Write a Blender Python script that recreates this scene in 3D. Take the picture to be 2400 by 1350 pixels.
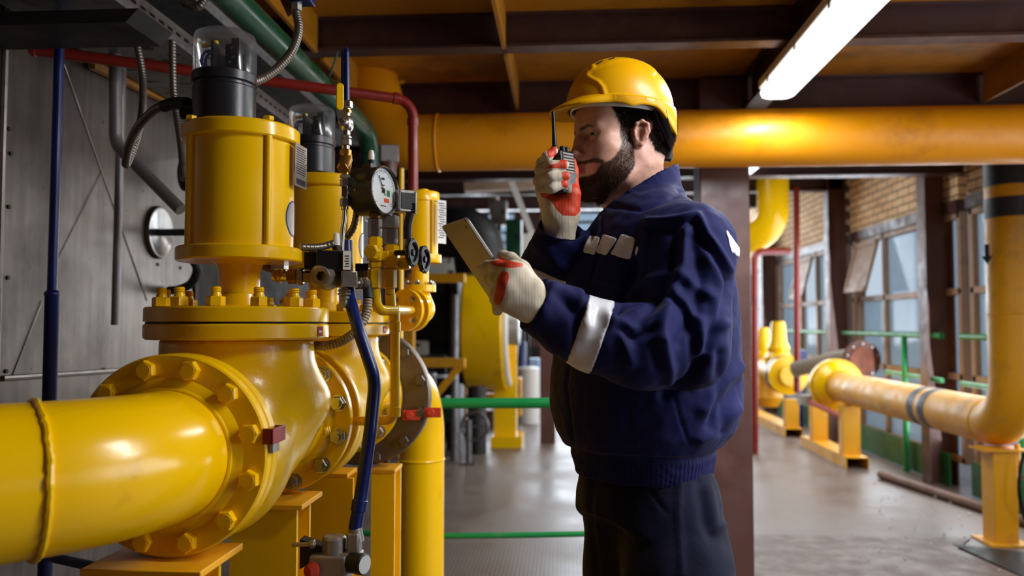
import bpy, bmesh, math, random
import numpy as np
from mathutils import Vector, Matrix, Euler
for _o in list(bpy.data.objects): bpy.data.objects.remove(_o)
S = bpy.context.scene
COL = S.collection
R = math.radians
random.seed(4)
# ------------------------------------------------------------------ camera
FPX = 1900.0; YAW = math.atan(125/FPX); PIT = math.atan(85/FPX)
CAM = Vector((0, 0, 1.33))
cd = bpy.data.cameras.new('camera'); cam = bpy.data.objects.new('camera', cd); COL.objects.link(cam)
cd.sensor_width = 36; cd.lens = FPX/2400*36; cd.clip_start = .05
cam.location = CAM; cam.rotation_euler = (math.pi/2+PIT, 0, YAW)
cd.dof.use_dof = True; cd.dof.focus_distance = 1.66; cd.dof.aperture_fstop = 2.8
S.camera = cam
_fw = Vector((-math.sin(YAW)*math.cos(PIT), math.cos(YAW)*math.cos(PIT), math.sin(PIT)))
_rt = Vector((math.cos(YAW), math.sin(YAW), 0)); _up = _rt.cross(_fw)
def ray(px, py): return _fw + _rt*((px-1200)/FPX) + _up*((675-py)/FPX)
def P(px, py, Y):                       # where the sight line through a photo point meets depth Y
    r = ray(px, py); return CAM + r*(Y/r.y)
def PX(px, py, X): r = ray(px, py); return CAM + r*(X/r.x)
def PZ(px, py, Z): r = ray(px, py); return CAM + r*((Z-CAM.z)/r.z)
# ------------------------------------------------------------------ world, exposure, daylight
vs = S.view_settings; vs.view_transform = 'Standard'; vs.look = 'None'; vs.gamma = 1; vs.use_curve_mapping = False
vs.exposure = 0.4
w = bpy.data.worlds.new('sky'); S.world = w; w.use_nodes = True
bg = w.node_tree.nodes['Background']; bg.inputs[0].default_value = (.72, .85, 1, 1); bg.inputs[1].default_value = .55
def area(name, loc, target, sx, sy, power, col=(1, 1, 1), spread=180):
    l = bpy.data.lights.new(name, 'AREA'); l.shape = 'RECTANGLE'; l.size = sx; l.size_y = sy; l.energy = power; l.color = col
    l.spread = R(spread)
    o = bpy.data.objects.new(name, l); COL.objects.link(o); o.location = loc
    o.rotation_euler = (Vector(target)-Vector(loc)).to_track_quat('-Z', 'Y').to_euler(); return o
area('daylight_right_windows', (3.05, 8.6, 1.3), (0, 8.6, 1.0), 7.4, 1.9, 150, (.86, .93, 1))
area('daylight_right_windows_near', (3.05, 1.7, 1.45), (-.6, 1.7, 1.15), 3.0, 1.1, 42, (.93, .95, 1))
area('daylight_far_windows', (.4, 15.3, 2.4), (.4, 0, 1.0), 5.6, 2.9, 260, (.84, .92, 1))
area('ceiling_lamp_near', (1.45, 1.25, 2.3), (1.1, 1.25, 0), .14, 1.5, 36, (.95, .97, 1))
area('hall_fill', (1.1, 7.6, 3.4), (1.3, 7.6, 0), .15, 1.5, 38, (.95, .97, 1))  # unseen fill light, added to brighten the brick wall
area('hall_fill_far', (1.1, 11.2, 3.4), (1.3, 11.2, 0), .15, 1.5, 34, (.95, .97, 1))  # another unseen fill, added deeper in the hall
# ------------------------------------------------------------------ helpers
OFF = {}
def V(*a): return Vector(a[0]) if len(a) == 1 else Vector(a)
def thing(name, label, cat, loc, group=None):
    o = bpy.data.objects.new(name, None); COL.objects.link(o); o.location = loc; o.empty_display_size = .05
    o['label'] = label; o['category'] = cat
    if group: o['group'] = group
    OFF[o.name] = V(loc); return o
def tag(o, label, cat, group=None, kind=None):
    o['label'] = label; o['category'] = cat
    if group: o['group'] = group
    if kind: o['kind'] = kind
    return o
def frame(axis, up=(0, 0, 1)):
    z = V(axis).normalized(); u = V(up)
    if abs(z.dot(u.normalized())) > .99: u = V(0, 1, 0) if abs(z.y) < .9 else V(1, 0, 0)
    x = u.cross(z).normalized(); y = z.cross(x); return Matrix((x, y, z)).transposed()   # columns x,y,z
def link_mesh(name, me, mat, parent=None, loc=None):
    o = bpy.data.objects.new(name, me); COL.objects.link(o)
    if mat and not me.materials: me.materials.append(mat)
    if parent: o.parent = parent; OFF[o.name] = OFF[parent.name].copy()
    else: OFF[o.name] = V(loc) if loc is not None else V(0, 0, 0); o.location = OFF[o.name]
    return o
class G:
    def __init__(s): s.v = []; s.f = []
    def add(s, vs, fs):
        b = len(s.v); s.v += [tuple(p) for p in vs]; s.f += [tuple(b+i for i in f) for f in fs]; return s
    def box(s, c, d, M=None, taper=1):
        h = V(d)/2; M = M or Matrix.Identity(3); c = V(c)
        vs = [c+M@V(x*h.x*(taper if z > 0 else 1), y*h.y*(taper if z > 0 else 1), z*h.z) for z in (-1, 1) for y in (-1, 1) for x in (-1, 1)]
        return s.add(vs, [(0, 2, 3, 1), (4, 5, 7, 6), (0, 1, 5, 4), (2, 6, 7, 3), (0, 4, 6, 2), (1, 3, 7, 5)])
    def bar(s, a, b, wd, dp, up=(0, 0, 1)):       # a straight bar of wd x dp section from a to b
        a = V(a); b = V(b); return s.box((a+b)/2, (wd, dp, (b-a).length), frame(b-a, up))
    def lathe(s, prof, o, axis=(0, 0, 1), n=32, ph=0, up=(0, 0, 1)):
        M = frame(axis, up); o = V(o); vs = []; fs = []; rows = []
        for r, h in prof:
            if r < 1e-6: rows.append([len(vs)]); vs.append(o+M@V(0, 0, h))
            else:
                rows.append(list(range(len(vs), len(vs)+n)))
                for k in range(n):
                    t = ph+2*math.pi*k/n; vs.append(o+M@V(r*math.cos(t), r*math.sin(t), h))
        for a, b in zip(rows, rows[1:]):
            if len(a) == 1 and len(b) == 1: continue
            for k in range(n):
                k2 = (k+1) % n
                if len(a) == 1: fs.append((a[0], b[k2], b[k]))
                elif len(b) == 1: fs.append((a[k], a[k2], b[0]))
                else: fs.append((a[k], a[k2], b[k2], b[k]))
        return s.add(vs, fs)
    def cyl(s, a, b, r, r2=None, n=24, ph=0, bev=0):
        a = V(a); b = V(b); L = (b-a).length; r2 = r if r2 is None else r2
        if bev: pr = [(0, 0), (r-bev, 0), (r, bev), (r2, L-bev), (r2-bev, L), (0, L)]
        else: pr = [(0, 0), (r, 0), (r2, L), (0, L)]
        return s.lathe(pr, a, b-a, n, ph)
    def hexa(s, a, b, r, ph=0):
        a = V(a); b = V(b); L = (b-a).length; c = r*.12
        return s.lathe([(0, 0), (r*.88, 0), (r, c), (r, L-c), (r*.88, L), (0, L)], a, b-a, 6, ph)
    def ring(s, o, axis, r, t, n=40, m=10):       # torus
        M = frame(axis); o = V(o); vs = []; fs = []
        for i in range(n):
            a = 2*math.pi*i/n
            for j in range(m):
                b = 2*math.pi*j/m; q = r+t*math.cos(b); vs.append(o+M@V(q*math.cos(a), q*math.sin(a), t*math.sin(b)))
        for i in range(n):
            for j in range(m):
                i2 = (i+1) % n; j2 = (j+1) % m; fs.append((i*m+j, i2*m+j, i2*m+j2, i*m+j2))
        return s.add(vs, fs)
    def tube(s, pts, r, n=12, caps=True, flat=None):
        pts = [V(p) for p in pts]; N = len(pts); rs = r if hasattr(r, '__len__') else [r]*N
        T = [(pts[min(i+1, N-1)]-pts[max(i-1, 0)]).normalized() for i in range(N)]
        M = frame(T[0]); x = M.col[0].copy(); vs = []; fs = []
        for i in range(N):
            x = (x-T[i]*x.dot(T[i])).normalized(); y = T[i].cross(x)
            for k in range(n):
                a = 2*math.pi*k/n; vs.append(pts[i]+x*(rs[i]*math.cos(a))+y*(rs[i]*math.sin(a)*(flat or 1)))
        for i in range(N-1):
            for k in range(n):
                k2 = (k+1) % n; fs.append((i*n+k, i*n+k2, (i+1)*n+k2, (i+1)*n+k))
        if caps: fs += [tuple(range(n-1, -1, -1)), tuple(range((N-1)*n, N*n))]
        return s.add(vs, fs)
    def prism(s, poly, o, M, depth):              # polygon in M's x,y extruded along M's z
        o = V(o); n = len(poly); vs = [o+M@V(x, y, z) for z in (0, depth) for x, y in poly]
        fs = [tuple(range(n-1, -1, -1)), tuple(range(n, 2*n))]+[(k, (k+1) % n, n+(k+1) % n, n+k) for k in range(n)]
        return s.add(vs, fs)
    def mesh(s, name, off=None, smooth=35):
        me = bpy.data.meshes.new(name); off = off or V(0, 0, 0)
        me.from_pydata([(p[0]-off.x, p[1]-off.y, p[2]-off.z) for p in s.v], [], s.f); me.update()
        bm = bmesh.new(); bm.from_mesh(me); bmesh.ops.recalc_face_normals(bm, faces=bm.faces); bm.to_mesh(me); bm.free()
        if smooth: me.shade_smooth(); me.set_sharp_from_angle(angle=R(smooth))
        return me
    def build(s, name, mat, parent=None, loc=None, bevel=0, smooth=35, sub=0):
        off = OFF[parent.name] if parent else V(loc) if loc is not None else V(0, 0, 0)
        o = link_mesh(name, s.mesh(name, off, smooth), mat, parent, loc)
        if bevel:
            m = o.modifiers.new('bevel', 'BEVEL'); m.width = bevel; m.segments = 2; m.limit_method = 'ANGLE'; m.angle_limit = R(40); m.use_clamp_overlap = True
        return o
    def single(s, name, mat, label, cat, group=None, kind=None, **k):
        if s.v and 'loc' not in k:
            a = np.array(s.v); k['loc'] = (float((a[:, 0].min()+a[:, 0].max())/2), float((a[:, 1].min()+a[:, 1].max())/2), float(a[:, 2].min()))
        return tag(s.build(name, mat, **k), label, cat, group, kind)
    def struct(s, name, mat, **k):
        o = s.build(name, mat, **k); o['kind'] = 'structure'; return o
def inst(name, me, mat, M, parent):
    o = bpy.data.objects.new(name, me); COL.objects.link(o)
    if mat and not me.materials: me.materials.append(mat)
    o.parent = parent; OFF[o.name] = OFF[parent.name].copy(); o.matrix_local = Matrix.Translation(-OFF[parent.name]) @ M; return o
def TM(o, axis, up=(0, 0, 1)): return Matrix.Translation(V(o)) @ frame(axis, up).to_4x4()
def copy_tree(o, parent=None, shift=None):
    c = o.copy(); COL.objects.link(c)
    OFF[c.name] = OFF[o.name]+(shift or V(0, 0, 0))
    if parent: c.parent = parent
    elif shift: c.location = o.location+shift
    for ch in o.children: copy_tree(ch, c, shift)
    return c
def fillet(pts, rad, n=8):
    pts = [V(p) for p in pts]; out = [pts[0]]
    for a, b, c in zip(pts, pts[1:], pts[2:]):
        u = (a-b).normalized(); v = (c-b).normalized(); ang = u.angle(v)
        if ang > 3.1: out.append(b); continue
        d = min(rad/math.tan(ang/2), (a-b).length*.49, (c-b).length*.49); rr = d*math.tan(ang/2)
        cen = b+(u+v).normalized()*(rr/math.sin(ang/2)); p = b+u*d-cen; q = b+v*d-cen; tot = p.angle(q)
        for i in range(n+1):
            t = i/n; out.append(cen+(p*math.sin((1-t)*tot)+q*math.sin(t*tot))/math.sin(tot))
    return out+[pts[-1]]
def spline(pts, step=.01):
    pts = [V(p) for p in pts]; q = [pts[0]*2-pts[1]]+pts+[pts[-1]*2-pts[-2]]; out = []
    for i in range(1, len(q)-2):
        a, b, c, d = q[i-1:i+3]; n = max(2, int((c-b).length/step))
        for k in range(n):
            t = k/n; out.append(.5*((2*b)+(c-a)*t+(2*a-5*b+4*c-d)*t*t+(3*b-a-3*c+d)*t**3))
    return out+[pts[-1]]
def resample(pts, step):
    d = [0]
    for a, b in zip(pts, pts[1:]): d.append(d[-1]+(b-a).length)
    n = max(2, int(d[-1]/step)); out = []; j = 0
    for i in range(n+1):
        t = d[-1]*i/n
        while j < len(d)-2 and d[j+1] < t: j += 1
        out.append(pts[j].lerp(pts[j+1], (t-d[j])/max(1e-9, d[j+1]-d[j])))
    return out
def ribbed(pts, r, pitch=.006, depth=.13, n=12):   # corrugated metal hose
    p = resample(spline(pts, .008), pitch/4); rs = [r*(1+(0, depth*.7, depth, depth*.5)[i % 4]-depth*.5) for i in range(len(p))]
    return G().tube(p, rs, n)
def ibeam(a, b, h, wd, t=.01, up=(0, 0, 1)):        # I section: height h along up, flange width wd
    a = V(a); b = V(b); M = frame(b-a, up); L = (b-a).length; g = G(); c = (a+b)/2
    g.box(c, (t, h-2*t, L), M); g.box(c+M@V(0, h/2-t/2, 0), (wd, t, L), M); g.box(c-M@V(0, h/2-t/2, 0), (wd, t, L), M); return g
# ---- implicit surfaces for cast bodies, people and cloth
def smin(a, b, k):
    if k <= 0: return np.minimum(a, b)
    h = np.maximum(k-np.abs(a-b), 0)/k; return np.minimum(a, b)-h*h*k*.25
class SDF:
    def __init__(s, lo, hi, h, M=None):
        s.lo = np.array(lo, float); s.h = h; s.n = (np.ceil((np.array(hi)-s.lo)/h)).astype(int)+1
        s.D = np.full(s.n, 9.0, np.float32); s.ax = [s.lo[i]+h*np.arange(s.n[i]) for i in range(3)]
    def _sub(s, lo, hi, m):
        a = np.clip(np.floor((np.array(lo)-m-s.lo)/s.h).astype(int), 0, s.n); b = np.clip(np.ceil((np.array(hi)+m-s.lo)/s.h).astype(int)+1, 0, s.n)
        if (b <= a).any(): return None, None
        sl = tuple(slice(i, j) for i, j in zip(a, b))
        return sl, np.meshgrid(*[s.ax[i][sl[i]].astype(np.float32) for i in range(3)], indexing='ij', sparse=True)
    def _op(s, lo, hi, fn, k, op):
        sl, g = s._sub(lo, hi, 2.4*k+3*s.h+.004)
        if sl is None: return s
        d = fn(*g); D = s.D[sl]
        s.D[sl] = smin(D, d, k) if op == 'u' else -smin(-D, d, k) if op == 's' else d
        return s
    def cap(s, a, b, ra, rb=None, k=.0, op='u', sq=None):
        rb = ra if rb is None else rb; a = np.array(a, float); b = np.array(b, float); m = max(ra, rb); u = b-a; L2 = max(u@u, 1e-12)
        def fn(X, Y, Z):
            x, y, z = X-a[0], Y-a[1], Z-a[2]; t = np.clip((x*u[0]+y*u[1]+z*u[2])/L2, 0, 1)
            return np.sqrt((x-t*u[0])**2+(y-t*u[1])**2+(z-t*u[2])**2)-(ra+t*(rb-ra))
        return s._op(np.minimum(a, b)-m, np.maximum(a, b)+m, fn, k, op)
    def chain(s, pts, rs, k=.0, op='u'):
        for i in range(len(pts)-1): s.cap(pts[i], pts[i+1], rs[i] if hasattr(rs, '__len__') else rs, rs[i+1] if hasattr(rs, '__len__') else rs, k, op)
        return s
    def ell(s, c, r, k=.0, op='u', M=None):
        c = np.array(c, float); r = np.array(r, float); m = r.max(); A = np.array(M).T if M is not None else None
        def fn(X, Y, Z):
            x, y, z = X-c[0], Y-c[1], Z-c[2]
            if A is not None: x, y, z = [A[i, 0]*x+A[i, 1]*y+A[i, 2]*z for i in range(3)]
            k0 = np.sqrt((x/r[0])**2+(y/r[1])**2+(z/r[2])**2); k1 = np.sqrt((x/r[0]**2)**2+(y/r[1]**2)**2+(z/r[2]**2)**2)
            return k0*(k0-1)/np.maximum(k1, 1e-6)
        b = r if A is None else np.array([m]*3)
        return s._op(c-b, c+b, fn, k, op)
    def box(s, c, hd, M=None, rd=.0, k=.0, op='u'):
        c = np.array(c, float); hd = np.array(hd, float); A = np.array(M).T if M is not None else None; m = np.linalg.norm(hd) if M is not None else hd
        def fn(X, Y, Z):
            x, y, z = X-c[0], Y-c[1], Z-c[2]
            if A is not None: x, y, z = [A[i, 0]*x+A[i, 1]*y+A[i, 2]*z for i in range(3)]
            q = [np.abs(p)-e+rd for p, e in zip((x, y, z), hd)]
            return np.sqrt(sum(np.maximum(p, 0)**2 for p in q))+np.minimum(np.maximum(np.maximum(q[0], q[1]), q[2]), 0)-rd
        return s._op(c-m, c+m, fn, k, op)
    def loft(s, rows, k=.0, op='u'):              # rows: (z, cx, cy, rx, ry[, rot]) stacked ellipses
        a = np.array(rows, float); a = a[np.argsort(a[:, 0])]; m = a[:, 3:5].max()
        def fn(X, Y, Z):
            z = Z.ravel(); f = [np.interp(z, a[:, 0], a[:, i]).reshape(1, 1, -1).astype(np.float32) for i in range(1, a.shape[1])]
            x, y = X-f[0], Y-f[1]
            if a.shape[1] > 5: c_, s_ = np.cos(f[4]), np.sin(f[4]); x, y = c_*x+s_*y, -s_*x+c_*y
            rr = np.sqrt((x/f[2])**2+(y/f[3])**2); g = np.sqrt((x/f[2]**2)**2+(y/f[3]**2)**2)
            d = rr*(rr-1)/np.maximum(g, 1e-5); e = np.maximum(a[0, 0]-Z, Z-a[-1, 0])
            return np.maximum(d, e)
        return s._op((a[:, 1].min()-m, a[:, 2].min()-m, a[0, 0]), (a[:, 1].max()+m, a[:, 2].max()+m, a[-1, 0]), fn, k, op)
    def warp(s, fn):                              # add a displacement field near the surface
        X, Y, Z = np.meshgrid(*[q.astype(np.float32) for q in s.ax], indexing='ij', sparse=True); s.D = s.D+fn(X, Y, Z).astype(np.float32); return s
    def cut(s, p, n):                             # keep the side the normal points away from
        X, Y, Z = np.meshgrid(*s.ax, indexing='ij', sparse=True); n = np.array(V(n).normalized()); s.D = np.maximum(s.D, ((X-p[0])*n[0]+(Y-p[1])*n[1]+(Z-p[2])*n[2]).astype(np.float32)); return s
    def surf(s, smooth=1):
        D = s.D; B = D < 0; c = [(i, j, k) for i in (0, 1) for j in (0, 1) for k in (0, 1)]
        sh = lambda A, o: A[o[0]:A.shape[0]-1+o[0], o[1]:A.shape[1]-1+o[1], o[2]:A.shape[2]-1+o[2]]
        cnt = sum(sh(B, o).astype(np.int8) for o in c); act = (cnt > 0) & (cnt < 8)
        I = np.argwhere(act); ids = np.full(act.shape, -1, np.int64); ids[act] = np.arange(len(I))
        acc = np.zeros((len(I), 3)); wn = np.zeros(len(I)); vals = {o: D[I[:, 0]+o[0], I[:, 1]+o[1], I[:, 2]+o[2]] for o in c}
        for a in c:
            for ax in range(3):
                if a[ax]: continue
                b = list(a); b[ax] = 1; b = tuple(b); va, vb = vals[a], vals[b]; mk = (va < 0) != (vb < 0)
                t = va[mk]/(va[mk]-vb[mk]); p = np.tile(np.array(a, float), (mk.sum(), 1)); p[:, ax] += t; acc[mk] += p; wn[mk] += 1
        vt = s.lo+s.h*(I+acc/wn[:, None]); F = []
        for ax in range(3):
            u, v = [(1, 2), (2, 0), (0, 1)][ax]; n = [slice(None)]*3; lo = n[:]; hi = n[:]; lo[ax] = slice(0, -1); hi[ax] = slice(1, None)
            E = np.argwhere(B[tuple(lo)] != B[tuple(hi)]); E = E[(E[:, u] > 0) & (E[:, v] > 0) & (E[:, u] < B.shape[u]-1) & (E[:, v] < B.shape[v]-1)]
            ins = B[tuple(E.T)]; q = []
            for du, dv in ((1, 1), (0, 1), (0, 0), (1, 0)):
                e = E.copy(); e[:, u] -= du; e[:, v] -= dv; q.append(ids[tuple(e.T)])
            q = np.stack(q, 1); q[~ins] = q[~ins][:, ::-1]; F.append(q)
        F = np.concatenate(F); F = F[(F >= 0).all(1)]
        vt, F = tidy(vt, F); return lap(vt, F, smooth), F
def lap(v, F, it):
    if not it: return v
    e = np.concatenate([F[:, [i, (i+1) % 4]] for i in range(4)]); n = len(v); d = np.bincount(e[:, 0], minlength=n)+np.bincount(e[:, 1], minlength=n)
    for _ in range(it):
        a = np.stack([np.bincount(e[:, 0], v[e[:, 1], i], n)+np.bincount(e[:, 1], v[e[:, 0], i], n) for i in range(3)], 1); v = v*.4+.6*a/np.maximum(d, 1)[:, None]
    return v
def vnormals(v, F):
    n = np.cross(v[F[:, 2]]-v[F[:, 0]], v[F[:, 3]]-v[F[:, 1]]); o = np.zeros_like(v)
    for i in range(4):
        for j in range(3): o[:, j] += np.bincount(F[:, i], n[:, j], len(v))
    return o/np.maximum(np.linalg.norm(o, axis=1), 1e-12)[:, None]
def npmesh(name, v, F, mat, parent=None, loc=None, attr=None):
    off = np.array(OFF[parent.name] if parent else loc if loc is not None else (0, 0, 0)); me = bpy.data.meshes.new(name)
    me.from_pydata((v-off).tolist(), [], F.tolist()); me.update(); me.shade_smooth()
    for k, a in (attr or {}).items():
        t = me.attributes.new(k, 'FLOAT', 'POINT'); t.data.foreach_set('value', np.asarray(a, np.float32))
    return link_mesh(name, me, mat, parent, loc)
def patch(v, F, nrm, mask, t, name, mat, parent, lift=.0006, smooth=0):
    # a strip of cloth sewn on: the faces under mask, lifted by t and closed round the rim
    f = F[mask[F].all(1)]
    if not len(f): return None
    f = island(f, len(v))
    u, inv = np.unique(f, return_inverse=True); q = inv.reshape(f.shape); a = v[u]+nrm[u]*t; b = v[u]-nrm[u]*lift*2; n = len(u)
    e = np.concatenate([q[:, [i, (i+1) % 4]] for i in range(4)]); key = np.sort(e, 1); _, ix, ct = np.unique(key, axis=0, return_index=True, return_counts=True); be = e[ix[ct == 1]]
    if smooth:
        bi = np.unique(be); ad = {}
        for i, j in be: ad.setdefault(i, []).append(j); ad.setdefault(j, []).append(i)
        for _ in range(smooth):
            a2 = a.copy(); b2 = b.copy()
            for i in bi: a2[i] = a[i]*.4+.6*a[ad[i]].mean(0); b2[i] = b[i]*.4+.6*b[ad[i]].mean(0)
            a, b = a2, b2
    fs = np.concatenate([q, np.stack([be[:, 1], be[:, 0], be[:, 0]+n, be[:, 1]+n], 1)])
    return npmesh(name, np.concatenate([a, b]), fs, mat, parent)
def vnoise(p, sc, seed=0):                          # smooth value noise on an (n,3) array
    q = p*sc; i = np.floor(q).astype(np.int64); f = q-i; f = f*f*(3-2*f); r = 0
    for a in (0, 1):
        for b in (0, 1):
            for c in (0, 1):
                h = ((i[:, 0]+a)*73856093 ^ (i[:, 1]+b)*19349663 ^ (i[:, 2]+c)*83492791 ^ seed*2654435) & 0xffff
                h = (h*h*15731+h*789221+1376312589 & 0x7fffffff)/0x7fffffff
                r = r+h*(f[:, 0] if a else 1-f[:, 0])*(f[:, 1] if b else 1-f[:, 1])*(f[:, 2] if c else 1-f[:, 2])
    return r*2-1
def strands(pts, dirs, lens, r, name, mat, parent, bend=None, seg=3):
    # short tapering hairs, one mesh
    n = len(pts); d = dirs/np.linalg.norm(dirs, axis=1)[:, None]; x = np.cross(d, np.random.default_rng(1).normal(size=(n, 3))); x /= np.linalg.norm(x, axis=1)[:, None]; y = np.cross(d, x); vs = []
    for k in range(seg+1):
        t = k/seg; c = pts+d*(lens*t)[:, None]
        if bend is not None: c = c+bend*((lens*t*t)[:, None])
        rr = r*(1-.75*t)
        for j in range(3):
            a = 2*math.pi*j/3; vs.append(c+x*rr*math.cos(a)+y*rr*math.sin(a))
    Vv = np.stack(vs, 1).reshape(-1, 3); st = 3*(seg+1); base = np.arange(n)[:, None]*st; fs = []
    for k in range(seg):
        for j in range(3): fs.append(base+np.array([[3*k+j, 3*k+(j+1) % 3, 3*k+3+(j+1) % 3, 3*k+3+j]]))
    return npmesh(name, Vv, np.concatenate(fs), mat, parent)
def rrect(w_, h_, r_, n=6):
    return [(sx*(w_/2-r_)+r_*math.cos(a), sy*(h_/2-r_)+r_*math.sin(a)) for sx, sy, a0 in ((1, 1, 0), (-1, 1, 90), (-1, -1, 180), (1, -1, 270)) for a in [R(a0+90*k/n) for k in range(n+1)]]

def slap(x, F, it):                                  # soften a per-point mask over the surface
    e = np.concatenate([F[:, [i, (i+1) % 4]] for i in range(4)]); n = len(x); d = np.maximum(np.bincount(e[:, 0], minlength=n)+np.bincount(e[:, 1], minlength=n), 1)
    for _ in range(it): x = .4*x+.6*(np.bincount(e[:, 0], x[e[:, 1]], n)+np.bincount(e[:, 1], x[e[:, 0]], n))/d
    return x

def island(F, n):                                    # the largest connected piece of a quad set
    e = np.concatenate([F[:, [i, (i+1) % 4]] for i in range(4)]); l = np.arange(n)
    while True:
        m = l.copy(); np.minimum.at(m, e[:, 0], l[e[:, 1]]); np.minimum.at(m, e[:, 1], l[e[:, 0]]); m = m[m]
        if (m == l).all(): break
        l = m
    k = np.bincount(l[F[:, 0]]).argmax(); return F[l[F[:, 0]] == k]
def tidy(v, F):
    F = island(F, len(v)); u, inv = np.unique(F, return_inverse=True); return v[u], inv.reshape(F.shape)
# ------------------------------------------------------------------ materials
def lin(c): return c/12.92 if c <= .04045 else ((c+.055)/1.055)**2.4
def rgb(*c): return tuple(lin(x/255) for x in c)+(1,)
class NT:
    def __init__(s, name):
        m = bpy.data.materials.new(name); m.use_nodes = True; s.m = m; s.t = m.node_tree; s.n = s.t.nodes; s.b = s.n['Principled BSDF']; s.out = s.n['Material Output']
        s.tc = s.new('ShaderNodeTexCoord')
    def new(s, t, **k):
        o = s.n.new(t)
        for a, b in k.items(): setattr(o, a, b)
        return o
    def ln(s, a, b): s.t.links.new(a, b)
    def coord(s, sc=(1, 1, 1), rot=(0, 0, 0), src='Object'):
        m = s.new('ShaderNodeMapping'); m.inputs['Scale'].default_value = sc; m.inputs['Rotation'].default_value = rot; s.ln(s.tc.outputs[src], m.inputs[0]); return m.outputs[0]
    def noise(s, scale, detail=3, vec=None, rough=.5):
        t = s.new('ShaderNodeTexNoise'); t.inputs['Scale'].default_value = scale; t.inputs['Detail'].default_value = detail; t.inputs['Roughness'].default_value = rough
        s.ln(vec or s.tc.outputs['Object'], t.inputs['Vector']); return t.outputs['Fac']
    def ramp(s, fac, stops):
        r = s.new('ShaderNodeValToRGB'); e = r.color_ramp.elements
        while len(e) < len(stops): e.new(.5)
        for q, (p, c) in zip(e, stops): q.position = p; q.color = c if hasattr(c, '__len__') else (c, c, c, 1)
        s.ln(fac, r.inputs[0]); return r.outputs[0]
    def mix(s, fac, a, b, mode='MIX'):
        m = s.new('ShaderNodeMix', data_type='RGBA', blend_type=mode)
        for v, i in ((fac, 0), (a, 6), (b, 7)):
            if hasattr(v, 'is_linked'): s.ln(v, m.inputs[i])
            else: m.inputs[i].default_value = v
        return m.outputs[2]
    def math(s, op, a, b=0):
        m = s.new('ShaderNodeMath', operation=op)
        for i, v in enumerate((a, b)):
            if hasattr(v, 'is_linked'): s.ln(v, m.inputs[i])
            else: m.inputs[i].default_value = v
        return m.outputs[0]
    def bump(s, h, strength=.2, dist=.002):
        b = s.new('ShaderNodeBump'); b.inputs['Strength'].default_value = strength; b.inputs['Distance'].default_value = dist; s.ln(h, b.inputs['Height']); s.ln(b.outputs[0], s.b.inputs['Normal']); return b
    def attr(s, name): a = s.new('ShaderNodeAttribute'); a.attribute_name = name; return a.outputs['Fac']
    def set(s, **k):
        for a, v in k.items():
            i = s.b.inputs[a.replace('_', ' ')]
            if hasattr(v, 'is_linked'): s.ln(v, i)
            else: i.default_value = v
        return s
def pm(name, col, rough=.4, metal=0, bump=.0, bscale=80, dirt=.0, dcol=(60, 45, 30), dscale=7, rvar=.12, coat=0, bdist=.001):
    t = NT(name); c = rgb(*col)
    if dirt:
        f = t.ramp(t.noise(dscale, 6, rough=.65), [(.62-dirt*.35, 0), (.9-dirt*.2, 1)]); c = t.mix(f, c, rgb(*dcol))
    t.set(Base_Color=c, Metallic=metal, Coat_Weight=coat)
    if rvar: t.set(Roughness=t.ramp(t.noise(9, 4), [(.3, max(.03, rough-rvar)), (.7, min(1, rough+rvar))]))
    else: t.set(Roughness=rough)
    if bump: t.bump(t.noise(bscale, 3), bump, bdist)
    return t.m
M = {}
M['yellow'] = pm('yellow_gloss_paint', (240, 188, 0), .22, bump=.25, bscale=38, dirt=.06, dcol=(150, 95, 10), dscale=5, rvar=.06)
M['yellow_cast'] = pm('yellow_cast_paint', (240, 188, 0), .24, bump=.55, bscale=60, dirt=.05, dcol=(150, 95, 10), dscale=6, rvar=.06)
M['yellow_dull'] = pm('yellow_dull_paint', (226, 160, 12), .45, bump=.25, bscale=50, dirt=.25, dcol=(150, 110, 60), dscale=4)
M['amber'] = pm('amber_pipe_paint', (226, 146, 0), .46, bump=.15, bscale=25, dirt=.18, dcol=(150, 84, 10), dscale=3)
M['deck'] = pm('amber_deck_paint', (176, 116, 12), .5, bump=.3, bscale=12, dirt=.4, dcol=(90, 55, 20), dscale=2.5)
M['brown'] = pm('brown_steel_paint', (66, 42, 40), .42, bump=.15, bscale=40, dirt=.3, dcol=(92, 66, 56), dscale=5)
M['brown_warm'] = pm('brown_column_paint', (84, 54, 48), .45, bump=.2, bscale=40, dirt=.3, dcol=(110, 78, 66), dscale=4)
M['red'] = pm('red_pipe_paint', (128, 32, 22), .35, bump=.2, bscale=70, dirt=.2, dcol=(84, 24, 18), dscale=9)
M['red_bright'] = pm('red_clip_paint', (196, 60, 34), .45)
M['green'] = pm('green_pipe_paint', (14, 70, 46), .32, bump=.1, dirt=.3, dcol=(96, 104, 82), dscale=6)
M['green_rail'] = pm('green_rail_paint', (16, 132, 66), .4, bump=.1, dirt=.12, dcol=(70, 140, 80), dscale=9)
M['green_board'] = pm('green_board_paint', (14, 96, 44), .5, dirt=.2, dcol=(70, 110, 70))
M['blue'] = pm('blue_hose', (10, 30, 92), .32, rvar=.05)
M['blue_pipe'] = pm('blue_pipe_paint', (14, 28, 92), .34, rvar=.05)
M['steel'] = pm('bright_steel', (190, 186, 180), .24, 1, bump=.05, rvar=.08)
M['zinc'] = pm('zinc_steel', (165, 160, 152), .4, .9, bump=.1, dirt=.2, dcol=(90, 80, 70), dscale=20)
M['galv'] = pm('galvanised_steel', (122, 122, 124), .45, .8, bump=.15, bscale=120, dirt=.4, dcol=(70, 66, 64), dscale=22)
M['grey_pipe'] = pm('grey_pipe_paint', (128, 124, 122), .4, .4, bump=.2, bscale=60, dirt=.2, dcol=(80, 74, 70), dscale=9)
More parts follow.
